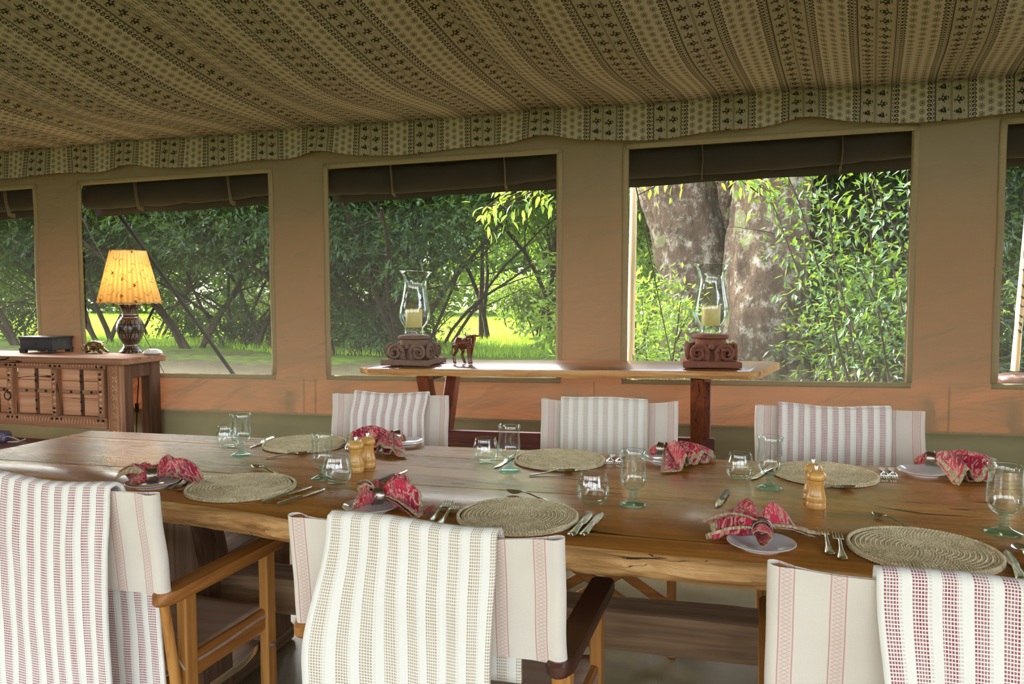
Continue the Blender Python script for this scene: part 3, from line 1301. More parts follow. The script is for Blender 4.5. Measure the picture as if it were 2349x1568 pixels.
def make_throw(chair, sx, x0, x1, Lb, Lf, mat, label, seed=0, flareL=0.0, flareR=0.0, shiftf=0.0, flip=False, uo=0.0):
    """woven throw hung over a chair back. x0..x1 across the canvas, Lb behind, Lf in front; a thing of its own"""
    mb = MB()
    R = .020
    ytop = -.259
    arc = PI * R
    Lt = Lb + arc + Lf

    def pos(u, s):
        # s: 0 at the hem behind the chair, Lt at the hem in front
        x = lerp(x0, x1, u)
        edge = 2 * u - 1
        zt = CZ1 + .004 - .010 * (1 - (x / (CW / 2)) ** 2) + .004 * math.sin(x * 17 + seed)
        wob = .005 * fnoise(x * 9 + seed, s * 4) + .004 * fnoise(x * 22, s * 7, seed)
        if s < Lb:
            h = Lb - s
            y = ytop - R - .012 * sstep(h / .15) - .035 * h + wob * sstep(h / .1) + .030 * (h / .3) * .5
            z = zt - h
            x += (flareL if u < .5 else flareR) * abs(edge) ** 1.3 * sstep(h / .30)
        elif s < Lb + arc:
            a = (s - Lb) / R
            y = ytop - R * math.cos(a)
            z = zt + R * math.sin(a) * .55
        else:
            h = s - Lb - arc
            y = ytop + R + .010 * sstep(h / .1) + .05 * h + wob * sstep(h / .1)
            z = zt - h
            x += shiftf * sstep(h / .1)
        return x, y, z

    nv = 56

    def fn(u, v):
        # finer over the top
        s = v * Lt
        return pos(u, s)
    mb.grid(fn, 40, nv, lambda u, v: (lerp(x0, x1, u) * sx + uo, v * Lt))
    o = mb.build('throw_blanket', mat, None, smooth=180)
    solid(o, .008)
    o.location = chair.location
    o.rotation_euler = chair.rotation_euler
    o.scale = (sx, 1, 1)
    return tag(o, label, 'blanket', 'striped throws hung over the chair backs')


H = CW / 2
make_throw(chairC, sC, -H + .175 * CW, -H + .785 * CW, .62, .30, MT['throw_tan'], 'cream throw with tan dashed stripes over the near middle chair', 3, -.055, -.01, .03, uo=.011)
make_throw(chairA, sA, -H + .12 * CW, -H + .795 * CW, .66, .62, MT['throw_red'], 'cream throw with red dashed stripes on the near chair at the left edge', 5, 0, -.005, .075, uo=.028)
make_throw(chairE, sE, -H + .275 * CW, -H + .97 * CW, .62, .22, MT['throw_red'], 'cream throw with red dashed stripes on the near chair at the bottom right', 8, .025, .02, 0, uo=.0)
make_throw(far[0][0], far[0][1], -H + .17 * CW, -H + .80 * CW, .30, .36, MT['throw_red'], 'red striped throw on the far left chair, behind the two pepper mills', 11, 0, 0, .014)
make_throw(far[1][0], far[1][1], -H + .215 * CW, -H + .85 * CW, .30, .36, MT['throw_tan'], 'tan striped throw on the far middle chair', 14, 0, 0, .0)
make_throw(far[2][0], far[2][1], -H + .195 * CW, -H + .86 * CW, .30, .36, MT['throw_red'], 'red striped throw on the far right chair', 17, 0, 0, 0)

# ================================================================== console table under the windows
def zcon(x): return .972 + .016 * (x + .7)


con = thing('console_table', 'live-edge console table on crossed legs below the windows, holding two hurricane lamps', 'console table', (0, 0, 0))
cf_ = [(-1.72, 3.68), (-1.60, 3.585), (-1.1, 3.57), (-.5, 3.575), (0.0, 3.565), (.2, 3.57), (.265, 3.62)]
cb_ = [(-1.70, 3.75), (-1.60, 4.02), (-1.2, 4.10), (-.5, 4.13), (.1, 4.15), (.30, 4.16), (.40, 4.10)]
mb = MB()
N = 70
rows = []
for i in range(N + 1):
    u = i / N
    xf = lerp(-1.735, .262, u)
    xb = lerp(-1.66, .385, u)
    yf = 3.57 + .012 * fnoise(u * 9, 1) + (.10 * (1 - sstep(u / .05))) + .05 * sstep((u - .97) / .03)
    yb = 4.13 + .02 * fnoise(u * 6, 4) - (.20 * (1 - sstep(u / .06))) - .06 * sstep((u - .97) / .03)
    th = .036 + .006 * fnoise(u * 15, 7)
    zt = zcon(xf)
    rows.append([(xf, yf + .006, zt), (xf, yf - .004, zt - .006), (xf, yf + .004 * fnoise(u * 30), zt - th * .6), (xf, yf + .012, zt - th), (xb, yb, zt - th + .004), (xb, yb + .006, zt - .012), (xb, yb - .005, zt + .002)])
n = 7
mb.v = [p for r in rows for p in r]
mb.uv = [(p[0], p[1]) for p in mb.v]
for i in range(N):
    for k in range(n):
        k2 = (k + 1) % n
        mb.f.append((i * n + k, i * n + k2, (i + 1) * n + k2, (i + 1) * n + k))
        mb.mi.append(0 if k in (3, 6) else 1)
mb.f += [tuple(range(n)), tuple(range(N * n, N * n + n))[::-1]]
mb.mi += [1, 1]
mb.build('table_top', [MT['console'], MT['edge']], con, smooth=35)
for X in (-1.375, .0):
    zt = zcon(X) - .035
    for k, (y0, y1) in enumerate(((3.70, 4.14), (4.10, 3.66))):
        mb = MB()
        mb.beam((X + (.018 if k else -.018), y0, zt), (X + (.018 if k else -.018), y1, .0), .078, .062, .004, up=(1, 0, 0))
        mb.build('leg', MT['red_wood'], con)
    mb = MB()
    mb.beam((X, 3.68, zt - .012), (X, 4.12, zt - .012), .09, .035, .004)
    mb.build('cleat', MT['red_wood'], con)
mb = MB()
mb.beam((-1.46, 3.90, .555), (.07, 3.90, .575), .05, .085, .005)
mb.build('stretcher', MT['red_woodx'], con)

# ================================================================== carved sideboard (left)
bR = at(373, 812, y=W - .07)
SBX, SBZ = bR.x, bR.z
SBY = at(280, 828, x=SBX).y
sb = thing('carved_sideboard', 'old carved wooden sideboard with studded panels, under the table lamp', 'sideboard', (0, 0, 0))
XL_S = SBX - 1.55


def sp_(px, py, dy=0.0):
    p = at(px, py, y=SBY)
    return Vector((p.x, SBY + dy, p.z))


mb = MB()
mb.box(((XL_S + SBX) / 2, (SBY + W - .06) / 2 - .005, SBZ - .021), (SBX - XL_S + .03, W - .06 - SBY + .02, .042), .006)
mb.build('top_board', MT['chest_fr'], sb)
# right end: front and back posts, rail
xr = SBX - .02
for nm, y0, y1 in (('post', SBY + .01, SBY + .11), ('post', W - .17, W - .07)):
    mb = MB()
    mb.box((xr - .035, (y0 + y1) / 2, (SBZ - .042) / 2), (.07, y1 - y0, SBZ - .042), .005)
    mb.build(nm, MT['chest_dk'], sb)
mb = MB()
mb.box((xr - .03, (SBY + W) / 2 - .03, SBZ - .085), (.05, W - .2 - SBY, .09), .004)
mb.build('side_rail', MT['chest_dk'], sb)
mb = MB()
mb.box((xr - .035, (SBY + W) / 2 - .03, SBZ - .75), (.05, W - .2 - SBY, .07), .004)
mb.build('side_rail', MT['chest_dk'], sb)
mb = MB()
for y0 in (SBY + .06, W - .12):
    mb.box((XL_S + .05, y0, (SBZ - .042) / 2), (.08, .09, SBZ - .042), .005)
mb.build('post', MT['chest_dk'], sb)
zt_, zb_ = SBZ - .042, sp_(240, 984).z
# carved pilaster at the right corner
pxl, pxr = sp_(248, 900).x, sp_(277, 900).x
mb = MB()
mb.box(((pxl + pxr) / 2, SBY + .02, zt_ / 2), (pxr - pxl, .035, zt_), .004)
pil = mb.build('pilaster', MT['chest_frz'], sb)
for xx in (pxl + .004, pxr - .004):
    mb = MB()
    mb.tube([(xx, SBY + .002, .02), (xx, SBY + .002, zt_ - .004)], .0065, 8)
    mb.build('moulding', MT['chest_frz'], pil, smooth=60)
pw = (pxr - pxl) * .62
mb = MB()
mb.add([], [])


def petal(mb, c, d, L, w, h):
    d = Vector(d).normalized()
    n_ = Vector((d.z, 0, -d.x))
    c = Vector(c)
    p = [c - d * L, c + n_ * w, c + d * L, c - n_ * w]
    top = c + Vector((0, -h, 0))
    mb.add(p + [top], [(0, 1, 4), (1, 2, 4), (2, 3, 4), (3, 0, 4)])


px_m = (pxl + pxr) / 2
k = 0
z = zt_ - pw * .55
rosme = MB()
for q in range(4):
    a = PI / 4 + q * PI / 2
    petal(rosme, (pw * .26 * math.cos(a), 0, pw * .26 * math.sin(a)), (math.cos(a), 0, math.sin(a)), pw * .27, pw * .10, .006)
petal(rosme, (0, 0, 0), (1, 0, 0), pw * .06, pw * .06, .006)
for q in (-1, 1):
    petal(rosme, (q * pw * .42, 0, 0), (0, 0, 1), pw * .07, pw * .05, .004)
rme = rosme.mesh('rosette', MT['chest'], None)
while z > .3:
    share('rosette', rme, pil, (px_m, SBY + .0025, z))
    z -= pw * .98
# frame: rails and stiles
STX = [(18, 32), (120, 133), (226, 240)]
rx0 = XL_S + .06
rx1 = sp_(241, 900).x
rails = [(sp_(120, 832).z, sp_(120, 846).z), (sp_(120, 952).z, sp_(120, 979).z)]
for (za, zb2) in rails:
    mb = MB()
    mb.box(((rx0 + rx1) / 2, SBY + .022, (za + zb2) / 2), (rx1 - rx0, .03, za - zb2), .004)
    rail = mb.build('rail', MT['chest_fr'], sb)
    mb = MB()
    m_ = 46
    for i in range(m_):
        x = lerp(rx0 + .3, rx1 - .02, (i + .5) / m_)
        petal(mb, (x, SBY + .007, (za + zb2) / 2 + .006), (.35 * math.sin(i * .55), 0, 1), abs(za - zb2) * .32, .0065, .008)
    mb.build('carving', MT['chest'], rail)
mb = MB()
for i in range(60):
    x = lerp(rx0 + .3, rx1, (i + .5) / 60)
    petal(mb, (x, SBY + .012, rails[1][1] + .004), (0, 0, 1), .010, .005, .007)
mb.build('bead_carving', MT['chest'], rail)
stiles = []
for (a, b_) in STX + [(-60, -46), (-150, -136)]:
    xa, xb = sp_(a, 900).x, sp_(b_, 900).x
    mb = MB()
    mb.box(((xa + xb) / 2, SBY + .013, (rails[0][1] + rails[1][0]) / 2), (xb - xa, .045, rails[0][1] - rails[1][0] + .004), .004)
    stile = mb.build('stile', MT['chest_frz'], sb)
    stiles.append(stile)
    mb = MB()
    for zc in [lerp(rails[0][1], rails[1][0], t) for t in (.12, .25, .38, .5, .62, .75, .88)]:
        petal(mb, ((xa + xb) / 2, SBY - .009, zc), (0, 0, 1), .016, (xb - xa) * .36, .009)
    mb.build('carving', MT['chest'], stile)
straps = []
bays = [(-136, -60), (-46, 18), (32, 120), (133, 226)]
rowsy = [(846, 873), (874, 895), (896, 912), (913, 952)]
for (a, b_) in bays:
    xa, xb = sp_(a, 900).x, sp_(b_, 900).x
    for (ya, yb2) in rowsy:
        za, zb2 = sp_(120, ya).z, sp_(120, yb2).z
        mb = MB()
        mb.box(((xa + xb) / 2, SBY + .045 + random.uniform(-.001, .001), (za + zb2) / 2), (xb - xa + .004, .018, za - zb2 - .0015), .0025)
        mb.build('plank', MT['chest'], sb)
    # strap down the middle of the bay and across
    xm = (xa + xb) / 2
    mb = MB()
    mb.box((xm, SBY + .032, (rails[0][1] + rails[1][0]) / 2), (.022, .012, rails[0][1] - rails[1][0]), .003)
    straps.append(mb.build('strap', MT['chest_dk'], sb))
    zh = sp_(120, 898).z
    mb = MB()
    mb.box((xm, SBY + .031, zh), (xb - xa, .010, .026), .003)
    mb.build('strap', MT['chest_fr'], sb)
smb = MB()
smb.M = Matrix.Rotation(PI / 2, 4, 'X')
smb.lathe([(.0085, 0), (.0085, .003), (.005, .007), (0, .008)], 8)
sme = smb.mesh('stud', MT['stud'], 40)
for (a, b_), stile in zip(STX, stiles):
    xm = (sp_(a, 900).x + sp_(b_, 900).x) / 2
    for py in (858, 870, 898, 935, 944):
        share('stud', sme, stile, (xm, SBY - .010, sp_(a, py).z))
    for dx in (-.036, 0, .036):
        for zz in ((rails[0][0] + rails[0][1]) / 2, rails[1][0] - .022):
            share('stud', sme, sb, (xm + dx if xm + dx < rx1 - .008 else xm, SBY + .006, zz))
for (a, b_), strap_o in list(zip(bays, straps))[1:]:
    xa, xb = sp_(a, 900).x, sp_(b_, 900).x
    xm = (xa + xb) / 2
    for py in (861, 875, 898, 920, 940):
        share('stud', sme, strap_o, (xm, SBY + .0255, sp_(120, py).z))
    for t in (.25, .75):
        share('stud', sme, sb, (lerp(xa, xb, t), SBY + .0255, sp_(120, 898).z))
rp = sp_(22, 906)
mb = MB()
mb.tube([(rp.x + .024 * math.sin(a), SBY - .016, rp.z + .026 * math.cos(a)) for a in [2 * PI * i / 20 for i in range(21)]], .0035, 7, cap=False)
rpo = mb.build('ring_pull', MT['iron'], sb, smooth=60)
mb = MB()
mb.M = Matrix.Translation((rp.x, SBY - .008, rp.z + .028)) @ Matrix.Rotation(PI / 2, 4, 'X')
mb.lathe([(.014, 0), (.013, .006), (.006, .012), (0, .014)], 10)
mb.build('pull_boss', MT['iron'], rpo, smooth=50)

# ---- things on the sideboard
# black box
bx0, bx1 = at(34, 808, z=SBZ), at(158, 805, z=SBZ)
fl_, fr_ = at(33, 810, z=SBZ), at(114, 811, z=SBZ)
bw = (fr_ - fl_).length
box = thing('wooden_box', 'small black wooden box with bracket feet on the sideboard', 'box', ((fl_.x + fr_.x) / 2, fl_.y + .13, SBZ + .0008), .03)
bh, bd = .112, .17
mb = MB()
mb.box((0, 0, .022 + (bh - .022) * .40), (bw, bd, (bh - .022) * .80), .003)
mb.build('body', MT['black_box'], box)
mb = MB()
mb.box((0, 0, bh - .010), (bw + .016, bd + .016, .012), .004)
mb.box((0, 0, bh - .022), (bw + .004, bd + .004, .014), .002)
mb.build('lid', MT['black_box'], box)
mb = MB()
mb.box((0, 0, .026), (bw + .012, bd + .012, .014), .003)
mb.build('base_moulding', MT['black_box'], box)
for sx in (-1, 1):
    for sy in (-1, 1):
        mb = MB()
        mb.box((sx * (bw / 2 - .018), sy * (bd / 2 - .012), .010), (.045, .03, .020), .003)
        mb.build('foot', MT['black_box'], box)
mb = MB()
mb.M = Matrix.Translation((0, -bd / 2 - .0005, bh * .55)) @ Matrix.Rotation(PI / 2, 4, 'X')
mb.lathe([(.006, 0), (.005, .002), (0, .003)], 10)
mb.build('keyhole_plate', MT['stud'], box, smooth=40)


def creature(name, label, cat, loc, rz, scale, spec, mat, vox):
    mb = MB()
    for pts, rads in spec:
        mb.tube([Vector(p) * scale for p in pts], [tuple(x * scale for x in r) if isinstance(r, tuple) else r * scale for r in rads], 10)
    o = mb.build(name, mat, None, loc=loc, rot=(0, 0, rz))
    m = o.modifiers.new('fuse', 'REMESH')
    m.mode = 'VOXEL'
    m.voxel_size = vox
    m.use_smooth_shade = True
    m2 = o.modifiers.new('soft', 'SMOOTH')
    m2.factor = .5
    m2.iterations = 4
    return tag(o, label, cat)


# crouching brass bull: +x = head
bull = [
    ([(-.075, 0, .040), (-.05, 0, .052), (-.01, 0, .056), (.03, 0, .056), (.05, 0, .05)], [(.018, .022), (.030, .032), (.034, .036), (.034, .036), (.02, .022)]),
    ([(.035, -.008, .062), (.062, -.022, .060), (.080, -.034, .046)], [(.026, .026), (.022, .023), (.012, .014)]),
    ([(.058, -.004, .078), (.062, .016, .086)], [.010, .004]), ([(.056, -.040, .078), (.056, -.056, .086)], [.010, .004]),
    ([(.03, -.02, .04), (.055, -.034, .012), (.085, -.040, .007)], [.016, .011, .008]),
    ([(.035, .02, .04), (.07, .02, .014), (.098, .012, .007)], [.016, .011, .008]),
    ([(-.055, -.024, .04), (-.03, -.036, .016), (-.052, -.04, .008)], [.022, .016, .010]),
    ([(-.055, .024, .04), (-.03, .036, .016), (-.052, .04, .008)], [.022, .016, .010]),
    ([(-.088, 0, .048), (-.108, .0, .060), (-.114, -.004, .042), (-.106, -.008, .026), (-.092, -.010, .024)], [.006, .005, .005, .005, .006]),
]
bp = at(212, 810, z=SBZ)
creature('bull_figurine', 'small dark brass bull figurine lying beside the table lamp', 'figurine', (bp.x, bp.y + .03, SBZ + .0005), .06, .90, bull, MT['brass'], .0022)

# white pebble-like dish behind the lamp
wp = at(348, 806, z=SBZ)
mb = MB()
mb.lathe([(0, 0), (.045, .002), (.058, .012), (.050, .026), (.030, .036), (0, .040)], 20, rfun=lambda a, z: 1 + .15 * math.cos(2 * a))
tag(mb.build('white_shell', MT['plate'], None, smooth=60, loc=(at(350, 800, y=W - .12).x, W - .12, SBZ + .0008)), 'rounded white shell lying behind the table lamp', 'shell')

# table lamp
lp = at(296, 809, z=SBZ)
lamp = thing('table_lamp', 'lit table lamp with pleated printed shade and patterned vase base', 'lamp', (lp.x, lp.y + .02, SBZ + .0008))


def vase_mat():
    b = NB('inlaid_vase')
    u, v, _ = b.xyz(b.uv())
    uu = u * 6.0
    cell = (uu.fr() - .5)
    vv = (v / .16).fr() - .5
    r = (cell * cell + vv * vv * .55)._m('SQRT')
    ring = (r - .36).abs().lt(.05)
    spine = cell.abs().lt(.035).mx((cell.abs() - .5).abs().lt(.05))
    spot = ((b.voro(b.vec(u * 40.0, v * 75.0, 0.0), 1.0)).lt(.30)) * r.gt(.40)
    eye = (((cell.abs() - .17) * (cell.abs() - .17) + vv * vv * .7)._m('SQRT') - .085).abs().lt(.03)
    band = ((v / .054).fr() - .5).abs().lt(.06)
    m = ring.mx(spine).mx(spot).mx(eye).mx(band)
    nz = b.noise(b.ob(), 45.0, 3)
    base = b.mix(nz, hx('#564b40'), hx('#8b7f70'))
    c = b.mix(m, base, hx('#241913'))
    return b.out(b.pr(color=c, rough=.35, metal=.25, normal=b.bump(m * -1.0 + nz * .2, .4, .004)))


mb = MB()
mb.lathe([(0, 0), (.072, 0), (.074, .008), (.060, .022), (.046, .042), (.042, .050), (.046, .058), (.058, .075), (.074, .105), (.085, .145), (.087, .165),
          (.084, .190), (.074, .215), (.060, .232), (.050, .240), (.047, .252), (.048, .270), (.056, .295), (.070, .315), (.074, .322), (.066, .326), (.03, .326), (0, .326)], 36)
vb = mb.build('vase_base', vase_mat(), lamp, smooth=50)
for zz, rr in ((.050, .044), (.236, .056), (.255, .049)):
    mb = MB()
    mb.tube([(rr * math.cos(a), rr * math.sin(a), zz) for a in [2 * PI * i / 28 for i in range(29)]], .0035, 6, cap=False)
    mb.build('metal_band', MT['pewter'], vb, smooth=60)
mb = MB()
mb.tube([(0, 0, .32), (0, 0, .43)], .009, 10)
mb.build('lamp_holder', MT['brass'], lamp, smooth=60)
mb = MB()
mb.lathe([(0, .425), (.012, .43), (.016, .445), (.026, .475), (.030, .50), (.026, .525), (.014, .54), (0, .545)], 16)
mb.build('bulb', MT['bulb'], lamp, smooth=180)


def shade_mat():
    b = NB('pleated_shade')
    u, v, _ = b.xyz(b.uv())
    ca = (u * 14.0)
    va = v * 3.2
    cx = ca.fr() - .5
    cvv = (va + (ca.fl() * .37).fr()).fr() - .5
    r = (cx * cx * .8 + cvv * cvv)._m('SQRT')
    an = b.math('ARCTAN2', cvv, cx)
    fl = r.lt((an * 5.0).cos() * .035 + .105) * b.noise(b.vec(ca.fl(), va.fl(), 0.0), 7.3, 0).gt(.5)
    vine = ((cvv + (u * 60.0).sin() * .22).abs().lt(.028)) * b.noise(b.vec(u * 9.0, v * 3.0, 1.0), 1.0, 2).gt(.5)
    curl = ((r - .30).abs().lt(.022)) * b.noise(b.vec(u * 12.0, v * 5.0, 4.0), 1.0, 1).gt(.54)
    m = fl.mx(vine * .7).mx(curl * .7)
    c = b.mix(m, hx('#ecc988'), hx('#4a2413'))
    pl = (u * (34.0 * 2 * PI)).cos() * .5 + .5          # pleat stripes: shading of the gathered, doubled cloth put into the colour
    gath = b.noise(b.vec(u * 120.0, v * 1.5, 0.0), 1.0, 2)
    c = b.mix((pl * .55 + gath * .6 - .15).clamp(), c, b.mix(.8, c, hx('#a8743a')))
    d = b.sh('ShaderNodeBsdfDiffuse', Color=c)
    t = b.sh('ShaderNodeBsdfTranslucent', Color=c)
    return b.out(b.mixs(.5, d, t))


mb = MB()
NPL = 34


def shf(u, v):
    a = 2 * PI * u
    r = lerp(.192, .108, v) * (1 + .030 * math.cos(a * NPL)) + (.006 * math.cos(a * 17) if v < .04 else 0)
    return (r * math.cos(a), r * math.sin(a), lerp(.332, .680, v) + (.006 * math.cos(a * 17) if v < .04 else 0))


mb.grid(shf, NPL * 6, 14, lambda u, v: (u, v), closeu=False)
lsh = mb.build('lamp_shade', shade_mat(), lamp, smooth=180)
for rr, zz in ((.190, .334), (.107, .678)):
    mb = MB()
    mb.tube([(rr * math.cos(a), rr * math.sin(a), zz) for a in [2 * PI * i / 40 for i in range(41)]], .003, 6, cap=False)
    mb.build('shade_ring', MT['hem'], lsh, smooth=60)
mb = MB()
_yb = W - .040 - lp.y - .02
mb.tube([(.05, .04, .006), (.07, .10, .005), (.06, _yb - .03, .004), (.06, _yb + .006, .002), (.06, _yb + .012, -.02), (.07, _yb + .008, -.20), (SBX - .21 - lp.x, _yb - .03, -.36), (SBX - .25 - lp.x, _yb - .02, -.90)], .004, 7)
cordo = mb.build('cord', MT['stud'], lamp, smooth=60)
mb = MB()
mb.box((SBX - .21 - lp.x, _yb - .03, -.36), (.022, .02, .06), .005)
mb.build('cord_switch', MT['stud'], cordo)
ld = bpy.data.lights.new('lamp_light', 'POINT')
ld.energy = 2.3
ld.color = (1.0, .66, .33)
ld.shadow_soft_size = .03
lo = bpy.data.objects.new('lamp_light', ld)
COL.objects.link(lo)
lo.parent = lamp
lo.location = (0, 0, .50)

# low bench, adaptor and cables at the left edge behind the table
bnz = .448
bn = thing('low_bench', 'low dark red wooden bench behind the left end of the table', 'bench', (-4.35, 3.66, 0))
mb = MB()
mb.box((0, 0, bnz - .02), (1.1, .30, .04), .005)
mb.build('seat_board', MT['red_woodx'], bn)
for sx in (-.48, .48):
    for sy in (-.11, .11):
        mb = MB()
        mb.box((sx, sy, (bnz - .04) / 2), (.05, .05, bnz - .04), .004)
        mb.build('leg', MT['red_wood'], bn)
ap = at(4, 1000, z=bnz + .03)
ad = thing('power_adaptor', 'grey-violet power adaptor on the low bench at the left edge', 'adaptor', (ap.x, ap.y, bnz + .0008))
mb = MB()
mb.box((0, 0, .030), (.10, .07, .06), .012)
mb.build('body', plain('adaptor_plastic', hx('#5d566e'), .35), ad)
mb = MB()
mb.M = Matrix.Translation((.02, -.036, .036)) @ Matrix.Rotation(PI / 2, 4, 'X')
mb.lathe([(.014, 0), (.013, .004), (0, .005)], 14)
mb.build('socket_face', plain('adaptor_lens', hx('#8d86b0'), .2), ad, smooth=50)
mb = MB()
cpt = [at(6, 1004, z=bnz + .03), at(18, 1000, z=bnz + .035), at(32, 1004, z=bnz + .02), at(44, 1009, z=bnz + .006), at(30, 1013, z=bnz + .005), at(18, 1013, z=bnz + .005), at(40, 1013, z=bnz + .006), at(54, 1008, z=bnz + .03), at(58, 1006, z=bnz + .04)]
mb.tube(cpt, .0035, 6)
tag(mb.build('white_cable', plain('white_cable', hx('#b9b0a4'), .5), None, smooth=60), 'thin white cable looping beside the power adaptor', 'cable')

# ================================================================== on the console
def capital(label, loc, rz, mat):
    c = thing('carved_capital', label, 'carved pedestal', loc, rz, 'carved wooden capitals under the hurricane lamps')
    a = .134
    mb = MB()
    out = []
    for q in range(4):
        R_ = Matrix.Rotation(q * PI / 2, 2)
        for i in range(9):
            t = i / 8
            out.append(tuple(R_ @ Vector((lerp(-a, a, t), -a + .018 * math.sin(PI * t) + .002 * fnoise(t * 9, q)))))
    o2 = []
    for p in out:
        if not o2 or math.hypot(p[0] - o2[-1][0], p[1] - o2[-1][1]) > 1e-4:
            o2.append(p)
    if math.hypot(o2[0][0] - o2[-1][0], o2[0][1] - o2[-1][1]) < 1e-4:
        o2.pop()
    mb.prism(o2, 0, .030, .005)
    mb.build('plinth', mat, c)
    mb = MB()
    mb.lathe([(0, .02), (.080, .02), (.082, .06), (.076, .085), (.072, .10), (.070, .135), (0, .135)], 48, rfun=lambda an, z: 1 + (.05 * (abs(math.sin(an * 13)) - .5) if z > .07 else 0))
    mb.build('fluted_neck', mat, c, smooth=40)
    mb = MB()
    mb.lathe([(0, .132), (.078, .132), (.086, .138), (.086, .146), (.080, .153), (0, .153)], 28, rfun=lambda an, z: 1 + .02 * fnoise(an * 3, z * 20))
    mb.build('top_disc', mat, c, smooth=40)
    for q in range(4):
        an = PI / 4 + q * PI / 2
        # scroll volute: spiral ribbon facing both sides
        for sd in (-1, 1):
            mb = MB()
            pts, rad = [], []
            for i in range(22):
                t = i / 21
                th = t * 3.6 * PI
                rr = .043 * (1 - t * .82)
                ox, oz = rr * math.cos(th), rr * math.sin(th)
                # plane of the scroll: side face next to the corner
                dx = Vector((math.cos(an), math.sin(an), 0))
                tang = Vector((math.cos(an + sd * PI / 4 * 3), math.sin(an + sd * PI / 4 * 3), 0))
                nrm = Vector((math.cos(an - sd * PI / 4), math.sin(an - sd * PI / 4), 0))
                base = dx * (.119 * 1.30)
                p = base + tang * (.038 + ox) + nrm * (-.012 + .012 * t) + Vector((0, 0, .068 + oz))
                pts.append(p)
                rad.append(.0105 * (1 - .45 * t))
            mb.tube(pts, rad, 6)
            mb.build('volute', mat, c, smooth=60)
    for q in range(8):
        an = q * PI / 4 + PI / 8
        mb = MB()
        for j in range(3):
            b_ = an + (j - 1) * .16
            d = Vector((math.cos(b_), math.sin(b_), 0))
            mb.tube([d * .086 + Vector((0, 0, .028)), d * .104 + Vector((0, 0, .055)), d * .102 + Vector((0, 0, .082)), d * .118 + Vector((0, 0, .092 - .006 * abs(j - 1))), d * .124 + Vector((0, 0, .076))], [.010, .014, .012, .009, .005], 6)
        mb.build('acanthus_leaf', mat, c, smooth=60)
    for q in range(4):
        an = q * PI / 2
        d = Vector((math.cos(an), math.sin(an), 0))
        mb = MB()
        mb.tube([d * .085 + Vector((0, 0, .096)), d * .104 + Vector((0, 0, .098))], [.016, .012], 10)
        mb.tube([d * .100 + Vector((0, 0, .098)), d * .110 + Vector((0, 0, .098))], [.006, .005], 8)
        mb.build('rosette', mat, c, smooth=60)
    return c


def hurricane(label, loc, tilt):
    prof_o = [(.050, 0), (.052, .006), (.050, .012), (.049, .034), (.052, .040), (.066, .058), (.079, .085), (.083, .108), (.080, .140), (.070, .185), (.062, .235), (.060, .27), (.064, .30), (.074, .320), (.086, .331)]
    prof_i = [(r - .003, z) for r, z in prof_o[::-1]]
    mb = MB()
    mb.lathe(prof_o + [(.0875, .334)] + [(.085, .335)] + prof_i[1:-2] + [(0, .036)], 40)
    o = mb.build('hurricane_glass', MT['glassb'], None, smooth=180, loc=loc, rot=tilt)
    return tag(o, label, 'candle glass', 'hurricane candle glasses on the console')


def candle(label, loc):
    o = thing('pillar_candle', label, 'candle', loc, 0, 'pillar candles inside the hurricane glasses')
    mb = MB()
    mb.lathe([(0, 0), (.043, 0), (.044, .004), (.044, .092), (.041, .097), (.030, .095), (0, .092)], 30)
    mb.build('wax_body', MT['wax'], o, smooth=40)
    mb = MB()
    mb.tube([(0, 0, .09), (.001, 0, .102)], .0015, 6)
    mb.build('wick', MT['stud'], o)
    return o


hl = Vector((at(958, 838, z=zcon(-1.3)).x, 0, 0))
for k, (px, mat) in enumerate(((950, MT['carved']), (1630, MT['carved2']))):
    # centred between the front and back edge marks of the plinth
    yc = 3.80
    x = at(px, 790, y=yc).x
    z = zcon(x) + .005
    capital(('grey-brown carved capital under the hurricane lamp beside the wooden animal', 'red-brown carved capital under the right hurricane lamp')[k], (x, yc, z), (.0, .06)[k], mat)
    hurricane(('hurricane glass beside the carved wooden animal, in front of the dark thicket', 'hurricane glass in front of the thick tree trunks')[k], (x, yc, z + .1565), ((0, .035, 0), (.012, .0, 0))[k])
    candle(('cream candle in the hurricane glass beside the wooden animal', 'cream candle in the hurricane glass in front of the tree trunks')[k], (x, yc, z + .1565 + .0378))

